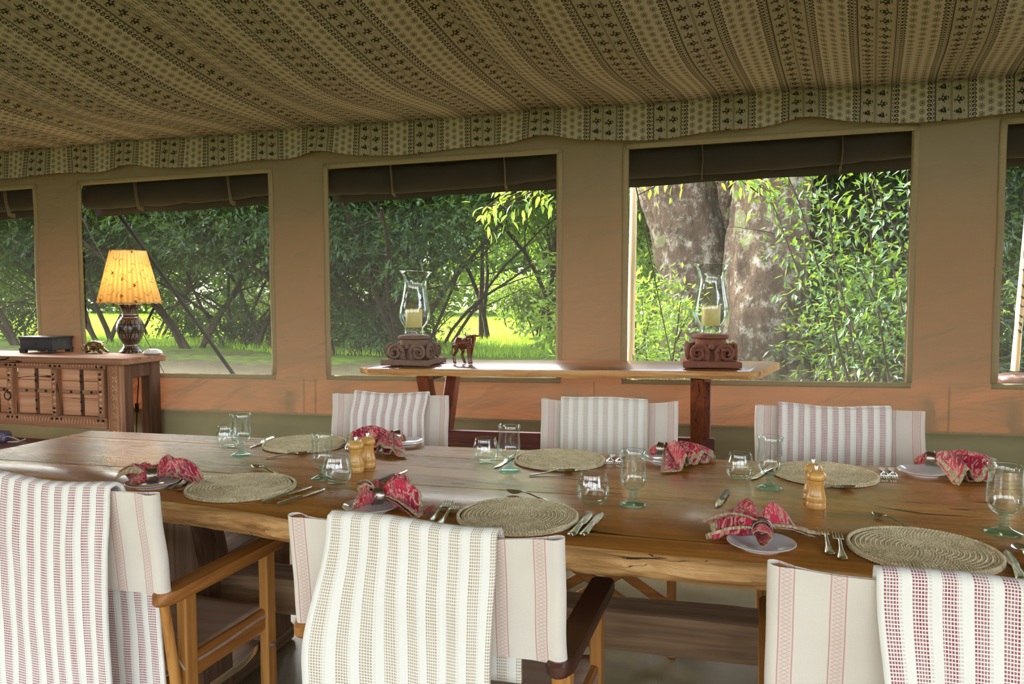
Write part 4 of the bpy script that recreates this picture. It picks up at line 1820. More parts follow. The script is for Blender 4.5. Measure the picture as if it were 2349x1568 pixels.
# carved wildebeest, body along local +x (head), turned toward the viewer
gnu = [
    ([(-.062, 0, .108), (-.045, 0, .114), (-.01, 0, .110), (.025, 0, .116), (.045, 0, .120)], [(.014, .020), (.026, .032), (.027, .033), (.029, .037), (.018, .024)]),
    ([(.035, 0, .128), (.058, -.006, .142), (.066, -.014, .148)], [(.022, .028), (.018, .022), (.013, .016)]),
    ([(.060, -.012, .148), (.072, -.030, .132), (.078, -.044, .112), (.080, -.048, .104)], [(.014, .016), (.013, .014), (.011, .011), (.008, .008)]),
    ([(.060, -.002, .156), (.078, .014, .152), (.086, .022, .162), (.082, .022, .178)], [.007, .006, .0045, .003]),
    ([(.054, -.022, .156), (.040, -.040, .150), (.032, -.046, .160), (.034, -.044, .178)], [.007, .006, .0045, .003]),
    ([(.052, .002, .148), (.050, .022, .142)], [.008, .003]), ([(.058, -.02, .146), (.040, -.036, .134)], [.007, .003]),
    ([(.034, -.016, .10), (.036, -.018, .055), (.038, -.018, .030), (.040, -.018, .006), (.046, -.020, .004)], [(.016, .013), .0085, .0075, .009, .007]),
    ([(.036, .016, .10), (.030, .018, .055), (.028, .018, .030), (.030, .018, .006), (.037, .018, .004)], [(.016, .013), .0085, .0075, .009, .007]),
    ([(-.048, -.018, .105), (-.040, -.020, .070), (-.056, -.020, .045), (-.052, -.020, .006), (-.044, -.022, .004)], [(.020, .017), .011, .008, .009, .007]),
    ([(-.046, .018, .105), (-.022, .020, .068), (-.030, .020, .044), (-.012, .020, .006), (-.004, .020, .004)], [(.020, .017), .011, .008, .009, .007]),
    ([(-.072, 0, .112), (-.080, 0, .085), (-.078, -.004, .045)], [.006, .005, .004]),
    ([(.01, 0, .138), (.035, 0, .150), (.055, 0, .158)], [.006, .008, .006]),
]
gx = at(1066, 800, y=3.84)
gn = creature('carved_wildebeest', 'carved brown wooden wildebeest standing on the console table', 'figurine', (gx.x, 3.84, zcon(gx.x) + .004), -.25, .97, gnu, plain('polished_brown_wood', hx('#6a3618'), .3, 0, .25, 30, .1, coat=.3), .0022)
# ================================================================== table settings
SET = {'A': 'near left', 'B': 'far left', 'C': 'near middle', 'D': 'far middle', 'E': 'near right', 'F': 'far right'}


def on(px, py, h=0.0):
    return at(px, py, z=TZ + h)


# ---- braided round mats: spiral of plaited lumps
def mat_mesh():
    mb = MB()
    R = .150
    pitch = .0104
    turns = R / pitch
    th = 0.6
    rnd = random.Random(3)

    def lump(p, d, L, w, h):
        n_ = Vector((-d.y, d.x, 0))
        c = Vector(p)
        a = [c - d * L, c - d * L * .35 + n_ * w, c + d * L * .45 + n_ * w * .8, c + d * L, c + d * L * .45 - n_ * w * .8, c - d * L * .35 - n_ * w]
        lo = [q - Vector((0, 0, h)) for q in a]
        tp = [c - d * L * .25 + Vector((0, 0, h)), c + d * L * .4 + Vector((0, 0, h * .9))]
        vs = a + lo + tp
        fs = [(0, 1, 12), (1, 2, 13, 12), (2, 3, 13), (3, 4, 13), (4, 5, 12, 13), (5, 0, 12)] + [(i + 6, (i + 1) % 6 + 6, (i + 1) % 6, i) for i in range(6)]
        mb.add(vs, fs)
    while True:
        r = pitch * th / (2 * PI)
        if r > R - .004:
            break
        for side in (-1, 1):
            rr = r + side * .0025
            a = th + (.0035 / max(r, .01) if side > 0 else 0)
            p = Vector((rr * math.cos(a), rr * math.sin(a), .0055 + rnd.uniform(-.0004, .0004)))
            tang = Vector((-math.sin(a), math.cos(a), 0))
            rad = Vector((math.cos(a), math.sin(a), 0))
            d = (tang + rad * (-side) * .62).normalized()
            lump(p, d, .0054, .0026, .0036)
        th += .0072 / max(r, .006)
    # plaited rim
    n = 128
    for i in range(n):
        a = 2 * PI * i / n
        for side in (-1, 1):
            p = Vector((R * math.cos(a), R * math.sin(a), .0058 + side * .0030))
            rad = Vector((math.cos(a), math.sin(a), 0))
            tang = Vector((-math.sin(a), math.cos(a), 0))
            lump(p + rad * .001, (tang + Vector((0, 0, side * -.3))).normalized(), .0062, .0042, .0028)
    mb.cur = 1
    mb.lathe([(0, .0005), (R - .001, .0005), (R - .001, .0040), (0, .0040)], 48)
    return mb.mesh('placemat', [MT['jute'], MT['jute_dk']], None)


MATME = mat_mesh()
mats_px = dict(A=(554, 1116), B=(700, 1017), C=(1187, 1182), D=(1284, 1053), E=(2117, 1260), F=(1893, 1086))
mlab = dict(A='round braided jute placemat at the near left setting, near chair with red throw', B='round braided placemat at the far left setting, behind the aqua glasses',
            C='round braided placemat at the near middle setting, in front of the cream throw', D='round braided placemat at the far middle setting, before the tan throw',
            E='large-looking round braided placemat at the near right setting', F='round braided placemat at the far right setting, behind the pepper mills')
MATC = []
for k, (px, py) in mats_px.items():
    p = on(px, py, .007)
    MATC.append(p)
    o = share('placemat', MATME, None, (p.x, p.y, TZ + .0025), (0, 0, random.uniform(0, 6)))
    tag(o, mlab[k], 'placemat', 'round braided placemats')

# ---- side plates
pm = MB()
pm.lathe([(0, .0), (.045, .0), (.047, .004), (.060, .008), (.074, .0135), (.0755, .0155), (.074, .0165), (.058, .0105), (.048, .0068), (0, .006)], 44)
PLME = pm.mesh('side_plate', MT['plate'], 40)
plates = dict(A=(350, 1106), B=(928, 1013), C=(852, 1160), D=(1522, 1052), E=(1746, 1244), F=(2118, 1080))
plab = dict(A='white side plate under the crumpled dark red napkin on the left', B='white side plate under the napkin behind the twin pepper mills', C='white side plate under the red napkin, near middle setting',
            D='white side plate hidden under the napkin at the far middle setting', E='white side plate under the upright red napkin at the near right', F='white side plate under the flower-print napkin at the far right')
plate_pos = {}
for k, (px, py) in plates.items():
    p = on(px, py, .012)
    plate_pos[k] = p
    tag(share('side_plate', PLME, None, (p.x, p.y, TZ + .0004)), plab[k], 'plate', 'white side plates')


# ---- napkins pulled through metal rings
def napkin(pk, ringp, ang, seed, fanw, fanl, tipl, droop, label, rlabel, tail=None, spread=1.55, bias=0.0):
    rnd = random.Random(seed)
    ph = rnd.uniform(0, 6)
    mb = MB()
    pc = Matrix.Rotation(-ang, 3, 'Z') @ Vector((plate_pos[pk].x - ringp.x, plate_pos[pk].y - ringp.y, 0))
    base = TZ + .0205
    zr = .022

    def fan(layer):
        def fn(u, v):
            b_ = 2 * u - 1
            th = PI + b_ * spread + bias
            ln = fanl * 1.22 * (1 + .45 * abs(b_) ** 1.5) * (1 + .10 * math.sin(b_ * 5 + ph)) * (1 - .10 * layer)
            wid = fanw
            rho = v * ln
            # gathered at the ring
            gx, gy = .012 * math.cos(th), .016 * b_
            x = gx * (1 - v) + rho * math.cos(th)
            y = gy * (1 - v) + rho * math.sin(th) * wid
            fold = math.sin(b_ * (8.5 + layer * 2) + ph + layer * 1.7) + .5 * math.sin(b_ * 19 + ph * 2)
            amp = .018 * math.sin(PI * min(1, v * .75 + .05)) + .010 * v
            z = zr * (1 - sstep(v) * .75) + fold * amp + .018 * math.sin(PI * v) + layer * -.006
            z += (.020 * math.exp(-((b_ - .15) / .45) ** 2)) * v * (1 - droop)
            z -= .010 * droop * v
            z += .003 * fnoise(x * 60, y * 60, seed)
            off = math.hypot(x - pc.x, y - pc.y)
            lo = lerp(-.0025, -.0175, sstep((off - .078) / .02))
            return (x, y, max(z, lo + .002 * (1 - layer) + .0015))
        return fn
    for layer in (0, 1):
        mb.grid(fan(layer), 54, 16, lambda u, v: (lerp(.0, 1.0, u) if layer == 0 else lerp(.02, .98, u), .5 + .5 * v))

    # rolled short end
    def rl(u, v):
        a = u * 2 * PI * 1.12 + ph
        x = -.012 + v * (tipl + .012)
        open_ = sstep((v - .25) / .75)
        r = .0165 + .0045 * open_ * (1 - .75 * sstep((v - .72) / .28))
        r *= 1 - .10 * u + .16 * math.sin(3 * a + ph) * open_ + .05 * math.sin(7 * a)
        xx = x + .012 * math.cos(a + .5) * open_
        return (xx, r * math.cos(a), zr - .002 + r * math.sin(a) * (1 - .15 * open_) - .010 * open_ * v)
    mb.grid(rl, 40, 14, lambda u, v: (u * .5 + .25, .5 - .5 * v))
    if tail:
        tx, ty, L = tail

        def tl(u, v):
            x = lerp(-.02, -.02 + tx * L, u)
            y = lerp(-.02, ty * L, u) + (v - .5) * .045
            z = .012 - .026 * sstep(u * 1.5) + .012 * (2 * v - 1) * math.sin(PI * u) + .035 * sstep((u - .7) / .3) * (v)
            return (x, y, max(z, -.019))
        mb.grid(tl, 20, 4, lambda u, v: (.2 + .75 * u, .95 * v))
    o = mb.build('napkin', MT['napkin'], None, smooth=180)
    solid(o, .0012)
    o.location = (ringp.x, ringp.y, base)
    o.rotation_euler = (0, 0, ang)
    tag(o, label, 'napkin', 'red print napkins in metal rings')
    rb = MB()
    rb.M = Matrix.Rotation(PI / 2, 4, 'Y')
    rb.lathe([(.0205, -.014), (.0228, -.014), (.0236, -.0125), (.0228, -.011), (.0222, -.009), (.0226, 0), (.0222, .009), (.0228, .011), (.0236, .0125), (.0228, .014), (.0205, .014), (.0205, -.014)], 32, rfun=lambda a, z: 1 + .012 * (math.sin(a * 40) if abs(z) > .0105 else 0))
    r = rb.build('napkin_ring', MT['pewter'], None, smooth=50)
    r.location = (ringp.x, ringp.y, base + zr - .001)
    r.rotation_euler = (0, 0, ang)
    tag(r, rlabel, 'napkin ring', 'metal napkin rings')


def rp_(px, py):
    return on(px, py, .040)


napkin('A', rp_(350, 1091), math.radians(215), 4, 1.0, .086, .046, .2, 'crumpled dark red napkin on the left plate, pink wing spread to the left', 'metal ring round the napkin on the left plate', spread=1.3, bias=1.1)
napkin('B', rp_(908, 1000), math.radians(40), 9, .95, .120, .034, .9, 'red napkin behind the twin pepper mills, rolled end pointing up and back', 'shiny metal ring round the napkin behind the pepper mills', spread=1.05, bias=.40)
napkin('C', rp_(864, 1138), math.radians(225), 14, 1.0, .085, .062, .1, 'red napkin on the near middle plate, long rolled end and a tail toward the forks', 'wide metal ring round the napkin of the near middle setting', tail=(-.55, 1.0, .135), spread=1.45, bias=.2)
napkin('D', rp_(1519, 1029), math.radians(165), 23, .95, .115, .034, .9, 'red napkin with pale hem at the far middle setting, draping toward the viewer', 'metal ring round the far middle napkin', spread=1.05, bias=-.25)
napkin('E', rp_(1748, 1214), math.radians(268), 31, 1.0, .086, .034, .0, 'red napkin with gold hem standing up behind its ring, near right', 'beaded metal ring in front of the near right napkin', spread=1.25, bias=.30)
napkin('F', rp_(2133, 1051), math.radians(168), 47, .95, .140, .040, .7, 'red napkin with yellow flowers and pale hem at the far right', 'metal ring round the flower-print napkin at the far right', spread=1.0, bias=-.30)


# ---- cutlery
def ribbon(mb, stations, th=.0022):
    """stations: (x, half width, z) along the length; thick bar with rounded edge"""
    vs = []
    for x, w, z in stations:
        vs += [(x, -w, z), (x, -w * .55, z + th), (x, w * .55, z + th), (x, w, z), (x, w * .6, z - th * .4), (x, -w * .6, z - th * .4)]
    n = len(stations)
    fs = [(i * 6 + k, i * 6 + (k + 1) % 6, (i + 1) * 6 + (k + 1) % 6, (i + 1) * 6 + k) for i in range(n - 1) for k in range(6)]
    fs += [tuple(range(6))[::-1], tuple(range((n - 1) * 6, n * 6))]
    mb.add(vs, fs)


hand = [(0, .003, .003), (.004, .0085, .003), (.012, .0098, .0032), (.030, .0078, .004), (.055, .0048, .006), (.085, .0035, .011), (.100, .0034, .013)]
FK = {}
mb = MB()
ribbon(mb, hand + [(.108, .006, .0115), (.118, .0112, .0085), (.128, .0118, .006)])
FK['handle'] = mb.mesh('handle', MT['silver'], 50)
mb = MB()
for i in range(4):
    yy = (i - 1.5) * .0064
    ribbon(mb, [(.126, .0021, .0062), (.140, .0017, .0042), (.155, .0014, .0045), (.172, .0008, .0085)], .0016)
    for j in range(len(mb.v) - 24, len(mb.v)):
        mb.v[j] = (mb.v[j][0], mb.v[j][1] + yy, mb.v[j][2])
FK['tines'] = mb.mesh('tines', MT['silver'], 50)
SPN = {}
mb = MB()
ribbon(mb, hand + [(.110, .0045, .012), (.116, .006, .010)])
SPN['handle'] = mb.mesh('handle', MT['silver'], 50)
mb = MB()


def bowl(u, v):
    x = .112 + .052 * u
    w = .0165 * math.sin(PI * (.06 + .94 * u) ** .85) ** .6 if 0 < u < 1 else .001
    y = (2 * v - 1) * max(w, .001)
    d = (1 - ((2 * v - 1)) ** 2) * .0075 * math.sin(PI * u)
    return (x, y, .0105 - .004 * u - d + .004 * u * u)


mb.grid(bowl, 14, 10)
SPN['bowl'] = mb.mesh('bowl', MT['silver'], 180)
KN = {}
mb = MB()
ribbon(mb, [(0, .004, .004), (.005, .0105, .004), (.015, .0110, .0042), (.05, .0085, .0045), (.085, .0070, .0045), (.090, .0080, .0045), (.094, .0070, .0045)], .0045)
KN['handle'] = mb.mesh('handle', MT['silver'], 50)
mb = MB()
ribbon(mb, [(.093, .0070, .003), (.105, .0098, .0026), (.150, .0100, .0024), (.175, .0085, .0022), (.190, .0050, .002), (.198, .0010, .002)], .0012)
KN['blade'] = mb.mesh('blade', MT['silver'], 50)
KD = {}
mb = MB()
ribbon(mb, [(0, .006, .004), (.004, .0085, .004), (.05, .0085, .0045), (.080, .0080, .0045)], .0052)
KD['handle'] = mb.mesh('handle', MT['dkhandle'], 50)
mb = MB()
ribbon(mb, [(.078, .0070, .003), (.09, .0090, .0026), (.13, .0085, .0024), (.155, .0055, .0022), (.165, .0010, .002)], .0012)
KD['blade'] = mb.mesh('blade', MT['silver'], 50)
CUT = dict(fork=(FK, .172, 'fork'), spoon=(SPN, .164, 'spoon'), knife=(KN, .198, 'knife'), butter_knife=(KD, .165, 'knife'))


PLACED = []


def cutlery(kind, h, t, label, anchor='h', L=None):
    parts, L0, cat = CUT[kind]
    a, b = on(*h, .004), on(*t, .004)
    d = b - a
    ang = math.atan2(d.y, d.x)
    s = min(1.12, max(.86, d.length / L0)) * .93
    if anchor == 'm':
        o0 = (a + b) / 2 - d.normalized() * (L0 * s / 2)
    elif anchor == 't':
        o0 = b - d.normalized() * (L0 * s)
    else:
        o0 = a
    dn = d.normalized()
    for c in MATC:                       # nothing lies under or through a placemat
        t = max(0.0, min(L0 * s, (c - o0).dot(dn)))
        q = o0 + dn * t
        v = Vector((q.x - c.x, q.y - c.y, 0))
        need = .156 + (.014 if kind != 'knife' else .012)
        if v.length < need:
            o0 = o0 + v.normalized() * (need - v.length)
    pn = Vector((-dn.y, dn.x, 0))
    for (m0, dp) in PLACED:
        v = (o0 + dn * (L0 * s / 2)) - m0
        if v.length < .08 and abs(v.dot(pn)) < .026 and abs(dn.dot(dp)) > .9:
            o0 = o0 + pn * ((1 if v.dot(pn) >= 0 else -1) * (.026 - abs(v.dot(pn))))
    PLACED.append((o0 + dn * (L0 * s / 2), dn))
    o = thing(kind, label, cat, (o0.x, o0.y, TZ + .0012), ang, 'silver ' + cat + ('s' if cat != 'knife' else '') if cat != 'knife' else 'table knives')
    o.scale = (s, s, s)
    for nm, me in parts.items():
        share(nm, me, o)


cutlery('fork', (372, 1128), (462, 1083), 'left one of the two forks beside the left napkin plate', 'm')
cutlery('fork', (393, 1133), (481, 1084), 'right one of the two forks touching the near left placemat', 'm')
cutlery('knife', (603, 1153), (722, 1112), 'knife touching the right rim of the near left placemat')
cutlery('knife', (637, 1158), (752, 1117), 'outer knife to the right of the near left placemat')
cutlery('spoon', (682, 1102), (577, 1071), 'spoon lying behind the near left placemat', 't')
cutlery('knife', (640, 996), (574, 1026), 'knife left of the far left placemat', 't')
cutlery('spoon', (605, 1041), (708, 1030), 'spoon in front of the far left placemat', 'm')
cutlery('fork', (770, 1003), (788, 1035), 'fork half hidden behind the stemmed glass, far left setting', 't')
cutlery('fork', (787, 1003), (806, 1035), 'fork between the far left placemat and the pepper mills', 't')
cutlery('fork', (984, 1197), (1043, 1141), 'left fork of the pair beside the near middle placemat')
cutlery('fork', (1005, 1204), (1064, 1142), 'right fork of the pair beside the near middle placemat')
cutlery('knife', (1297, 1227), (1352, 1166), 'left knife of the pair beside the near middle placemat')
cutlery('knife', (1325, 1227), (1376, 1168), 'right knife of the pair, below the near middle tumbler')
cutlery('spoon', (1297, 1157), (1161, 1128), 'spoon lying behind the near middle placemat', 't')
cutlery('butter_knife', (863, 1106), (938, 1075), 'dark-handled knife behind the near middle napkin', 'm')
cutlery('knife', (1205, 1029), (1134, 1072), 'knife behind the aqua stemmed glass of the far middle setting', 't')
cutlery('spoon', (1196, 1079), (1312, 1070), 'spoon in front of the far middle placemat', 'm')
cutlery('fork', (1404, 1036), (1390, 1067), 'left fork of the pair right of the far middle placemat', 't')
cutlery('fork', (1430, 1036), (1417, 1067), 'right fork of the pair, behind the near middle stemmed glass', 't')
cutlery('fork', (1950, 1284), (1930, 1208), 'right fork of the pair touching the near right placemat')
cutlery('fork', (1921, 1272), (1897, 1204), 'left fork of the pair beside the near right placemat')
cutlery('spoon', (2112, 1228), (2003, 1189), 'spoon lying behind the near right placemat', 't')
cutlery('knife', (2341, 1332), (2296, 1246), 'knife right of the near right placemat')
cutlery('spoon', (2400, 1345), (2333, 1252), 'spoon cut off by the right photo edge', 't')
cutlery('butter_knife', (1668, 1127), (1636, 1172), 'dark-handled knife behind the near right napkin')
cutlery('fork', (2006, 1069), (2014, 1099), 'left fork of the pair right of the far right placemat', 't')
cutlery('fork', (2034, 1070), (2042, 1100), 'right fork of the pair, nearest the flower-print napkin', 't')
cutlery('spoon', (1813, 1118), (1958, 1110), 'spoon in front of the far right placemat, behind the pepper mill', 'm')
cutlery('knife', (1800, 1062), (1736, 1100), 'knife behind the aqua stemmed glass of the far right setting', 't')


# ---- glasses
def stem_glass(p, s, label):
    o = thing('stemmed_glass', label, 'glass', (p.x, p.y, TZ + .0004), random.uniform(0, 6), 'aqua stemmed water glasses')
    o.scale = (s, s, s)
    share('foot', GF, o)
    share('bowl', GB, o)


def wob(a, z):
    return 1 + .012 * math.sin(2 * a + z * 30) + .006 * math.sin(3 * a + 1)


g = MB()
g.lathe([(0, .0), (.030, .0), (.0355, .002), (.036, .004), (.030, .007), (.018, .011), (.010, .017), (.0075, .021), (.0105, .025), (.0085, .029), (.0115, .033), (.0075, .037), (.012, .041), (.010, .043), (0, .044)], 32, rfun=wob)
GF = g.mesh('foot', MT['glass_s'], 180)
g = MB()
ro = [(.012, .041), (.022, .047), (.030, .057), (.0345, .070), (.0352, .084), (.0340, .102), (.0325, .120), (.0330, .134), (.0360, .144), (.0375, .147), (.0365, .149), (.034, .147)]
ri = [(.0315, .134), (.0308, .120), (.0322, .102), (.0332, .084), (.0325, .071), (.028, .059), (.020, .050), (0, .046)]
g.lathe(ro + ri, 36, rfun=wob)
GB = g.mesh('bowl', MT['glass'], 180)
g = MB()
g.lathe([(0, .003), (.018, .0), (.026, .002), (.036, .010), (.0435, .025), (.0460, .042), (.0440, .060), (.0395, .076), (.0365, .086), (.0362, .090), (.0348, .0905), (.0345, .087), (.0378, .074), (.0420, .060), (.0438, .042), (.0415, .027), (.033, .015), (.020, .010), (0, .0085)], 36, rfun=wob)
GT = g.mesh('tumbler', MT['glass'], 180)
for px, py, s, lab in ((739, 1098, .94, 'stemmed glass behind the tumbler at the near left setting'), (553, 1044, 1.0, 'stemmed glass with aqua foot at the far left setting'),
                       (1452, 1158, 1.0, 'stemmed glass between the tumbler and the near right napkin'), (1168, 1080, 1.0, 'stemmed glass at the far middle setting, aqua foot'),
                       (2302, 1224, 1.12, 'large-looking stemmed glass at the right photo edge'), (1765, 1119, 1.02, 'stemmed glass left of the pepper mill, far right setting')):
    stem_glass(on(px, py), s, lab)
for px, py, s, lab in ((774, 1110, .96, 'round tumbler in front of a stemmed glass, near left setting'), (523, 1026, .92, 'round tumbler half behind the stemmed glass, far left setting'),
                       (1361, 1157, .98, 'round tumbler right of the near middle placemat'), (1114, 1062, .96, 'round tumbler left of a stemmed glass, far middle setting'),
                       (1697, 1099, .92, 'round tumbler left of a stemmed glass, far right setting')):
    p = on(px, py)
    o = share('tumbler', GT, None, (p.x, p.y, TZ + .0004), (0, 0, random.uniform(0, 6)), (s, s, s))
    tag(o, lab, 'tumbler', 'round glass tumblers')

# ---- pepper mills
g = MB()
g.lathe([(0, 0), (.0265, 0), (.0272, .002), (.0272, .014), (.0262, .0155), (.0262, .017), (.0270, .019), (.0272, .028), (.0258, .033), (.0250, .0345), (.0245, .036), (.0225, .046), (.0205, .058), (.0208, .064), (.0218, .066), (.0218, .0685), (.0222, .0695), (.0222, .0735), (.020, .0745), (0, .0745)], 32)
MB_ = g.mesh('body', MT['mill'], 35)
g = MB()
g.lathe([(0, .0742), (.0215, .0742), (.0262, .078), (.0274, .083), (.0262, .089), (.0215, .0955), (.013, .0995), (.008, .1005), (0, .1005)], 32)
MH = g.mesh('head', MT['mill'], 60)
g = MB()
g.lathe([(0, .100), (.0058, .100), (.0058, .1125), (.0050, .1135), (0, .1135)], 16)
MK = g.mesh('knob', MT['silver'], 40)
for px, py, lab in ((817, 1081, 'front one of the twin wooden pepper mills left of the far left napkin'), (844, 1070, 'rear one of the twin wooden mills, touching the far left napkin'),
                    (1871, 1163, 'front wooden pepper mill before the far right placemat'), (1864, 1144, 'wooden mill almost hidden behind the front pepper mill on the right')):
    p = on(px, py)
    o = thing('pepper_mill', lab, 'pepper mill', (p.x, p.y, TZ + .0004), random.uniform(0, 6), 'small wooden pepper mills')
    o.scale = (.94, .94, 1.0)
    share('body', MB_, o)
    share('head', MH, o)
    share('knob', MK, o)

# ---- woven rug beside the sideboard
def rug_mat():
    b = NB('orange_rug')
    x, y, z = b.xyz(b.ob())
    s = ((x * 22.0).fr()).gt(.5)
    n1 = b.noise(b.ob(), 120.0, 2)
    c = b.mix(s, hx('#8a4a2a'), hx('#5a2f22'))
    return b.out(b.pr(color=b.mix(n1 * .4, c, hx('#b07048')), rough=.95, normal=b.bump(n1, .5, .004)))


rg = thing('rug', 'orange-brown woven rug with a fringe, under the far left end of the table', 'rug', (-3.165, 4.02, .006), .0)
mb = MB()
mb.box((0, 0, .004), (.42, .36, .008), .002)
mb.build('weave', rug_mat(), rg)
mb = MB()
for i in range(60):
    yy = lerp(-.178, .178, i / 59)
    mb.tube([(.208, yy, .004), (.235, yy + random.uniform(-.006, .006), .003), (.258, yy + random.uniform(-.012, .012), .002)], .0022, 4)
fr = mb.build('fringe', plain('rug_fringe', hx('#7d4630'), .9), rg)
fr['kind'] = 'stuff'
# ================================================================== outside
rnd = random.Random(21)


def ground_mat():
    b = NB('bush_ground')
    p = b.pos()
    x, y, z = b.xyz(p)
    n1 = b.noise(p, .35, 4, .6)
    n2 = b.noise(p, 3.5, 5, .65)
    n3 = b.noise(p, 40.0, 3)
    soil = b.mix(n2 * .6 + n3 * .4, hx('#2a2618'), hx('#635b44'))
    grass = b.mix(n2 * .5 + n3 * .5, hx('#3c5a18'), hx('#76942e'))
    far_ = ((y - 13.2) / 4.0 + (n1 - .5) * 3.4 + (n2 - .5) * 2.0).clamp().mx(y.lt(1.0) * .2)
    c = b.mix(far_, soil, grass)
    return b.out(b.pr(color=c, rough=.95, spec=.1, normal=b.bump(n2 * .5 + n3 * .5, .8, .06)))


mb = MB()
mb.grid(lambda u, v: (lerp(-70, 50, u), lerp(-45, 75, v), -.03 + .10 * fnoise(u * 14, v * 14) * (1 if v > .46 else .0) - .02), 80, 80)
tag(mb.build('ground', ground_mat(), smooth=180), 'bush clearing with bare earth and sunlit grass outside the tent', kind='structure')

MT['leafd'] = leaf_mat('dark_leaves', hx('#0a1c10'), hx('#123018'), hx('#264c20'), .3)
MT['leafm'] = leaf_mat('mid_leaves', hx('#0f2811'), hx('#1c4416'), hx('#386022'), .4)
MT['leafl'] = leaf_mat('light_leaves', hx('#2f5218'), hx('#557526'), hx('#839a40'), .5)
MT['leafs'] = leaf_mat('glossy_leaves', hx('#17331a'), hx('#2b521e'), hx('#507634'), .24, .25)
MT['bark'] = bark_mat('thicket_bark', hx('#1f1914'), hx('#40362c'), False)
MT['bigbark'] = bark_mat('fig_bark', hx('#2e2720'), hx('#5a4c3e'), True)
MT['grass'] = leaf_mat('grass_blades', hx('#4a7a1c'), hx('#7aa52c'), hx('#b2c84c'), .5, .6)


def add_leaf(vs, fs, p, d, n_, L, w):
    s_ = d.cross(n_)
    if s_.length < 1e-4:
        s_ = Vector((1, 0, 0))
    s_.normalize()
    up = s_.cross(d)
    o = len(vs)
    mid = p + d * (L * .45) - up * (w * .25)
    vs.extend([tuple(p), tuple(p + d * (L * .45) + s_ * w + up * w * .15), tuple(p + d * L), tuple(p + d * (L * .45) - s_ * w + up * w * .15), tuple(mid)])
    fs.extend([(o, o + 1, o + 4), (o + 1, o + 2, o + 4), (o + 2, o + 3, o + 4), (o + 3, o, o + 4)])


def rvec(r):
    while True:
        v = Vector((r.uniform(-1, 1), r.uniform(-1, 1), r.uniform(-1, 1)))
        if .05 < v.length < 1:
            return v.normalized()


def crown_mesh(name, mat, r, blobs, n, L, spread=.5):
    """blobs: (centre, radii) leaf masses made of small sprays"""
    vs, fs = [], []
    vol = [b[1][0] * b[1][1] * b[1][2] for b in blobs]
    tot = sum(vol)
    for (c, rad), vv in zip(blobs, vol):
        k = int(n * vv / tot / 6)
        for _ in range(k):
            q = rvec(r) * (r.random() ** .45)
            p = Vector(c) + Vector((q.x * rad[0], q.y * rad[1], q.z * rad[2]))
            d0 = (Vector((q.x, q.y, q.z * .3)) + rvec(r) * .8 + Vector((0, 0, -.25))).normalized()
            for j in range(6):
                d = (d0 + rvec(r) * .7).normalized()
                add_leaf(vs, fs, p + d0 * (j * L * .45), d, (Vector((0, 0, 1)) + rvec(r) * .8).normalized(), L * r.uniform(.7, 1.25), L * r.uniform(.16, .24))
    mb = MB()
    mb.v, mb.f = vs, fs
    mb.uv = [(0, 0)] * len(vs)
    mb.mi = [0] * len(fs)
    return mb.mesh(name, mat, None)


def stems_mesh(name, r, nst, h, lean, rad, branches=4):
    mb = MB()
    for i in range(nst):
        a = r.uniform(0, 2 * PI)
        base = Vector((r.uniform(-.35, .35), r.uniform(-.35, .35), -.15))
        d = Vector((math.cos(a) * lean, math.sin(a) * lean, 1)).normalized()
        pts, rr = [], []
        p = base.copy()
        for k in range(8):
            pts.append(p.copy())
            rr.append(rad * (1 - k / 8 * .75) * r.uniform(.9, 1.1))
            d = (d + rvec(r) * .16 + Vector((math.cos(a), math.sin(a), 0)) * .05).normalized()
            p += d * (h / 7)
        mb.tube(pts, rr, 7)
        for _ in range(branches):
            k = r.randint(2, 6)
            b0 = pts[k]
            bd = (Vector((r.uniform(-1, 1), r.uniform(-1, 1), r.uniform(.1, .9)))).normalized()
            q = [b0]
            for m_ in range(4):
                bd = (bd + rvec(r) * .25).normalized()
                q.append(q[-1] + bd * h * .11)
            mb.tube(q, [rr[k] * .5, rr[k] * .4, rr[k] * .3, rr[k] * .2, rr[k] * .08], 5)
    return mb.mesh(name, MT['bark'], 60)


def blobset(r, n, R, z0, z1, br):
    out = []
    for _ in range(n):
        a, q = r.uniform(0, 2 * PI), R * r.random() ** .5
        s = br * r.uniform(.7, 1.3)
        out.append(((q * math.cos(a), q * math.sin(a), r.uniform(z0, z1)), (s, s, s * .65)))
    return out


TV = []
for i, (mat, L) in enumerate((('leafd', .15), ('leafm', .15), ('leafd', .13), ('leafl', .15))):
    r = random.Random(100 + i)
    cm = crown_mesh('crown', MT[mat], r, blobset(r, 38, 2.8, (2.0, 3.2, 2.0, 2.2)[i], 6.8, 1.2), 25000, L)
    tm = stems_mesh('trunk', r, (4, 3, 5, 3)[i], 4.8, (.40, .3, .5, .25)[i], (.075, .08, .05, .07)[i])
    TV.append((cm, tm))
SV = []
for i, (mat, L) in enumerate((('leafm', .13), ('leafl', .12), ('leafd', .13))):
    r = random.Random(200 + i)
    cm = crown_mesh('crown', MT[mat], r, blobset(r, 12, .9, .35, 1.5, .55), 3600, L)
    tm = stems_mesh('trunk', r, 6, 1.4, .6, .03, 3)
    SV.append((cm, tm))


def plant(kind, name, label, x, y, s, rz, cat, group, sz=1.0):
    V = (TV if kind[0] == 'T' else SV)[int(kind[1])]
    o = thing(name, label, cat, (x, y, -.05), rz, group)
    o.scale = (s, s, s * sz)
    share('crown', V[0], o)
    share('trunk', V[1], o)
    return o


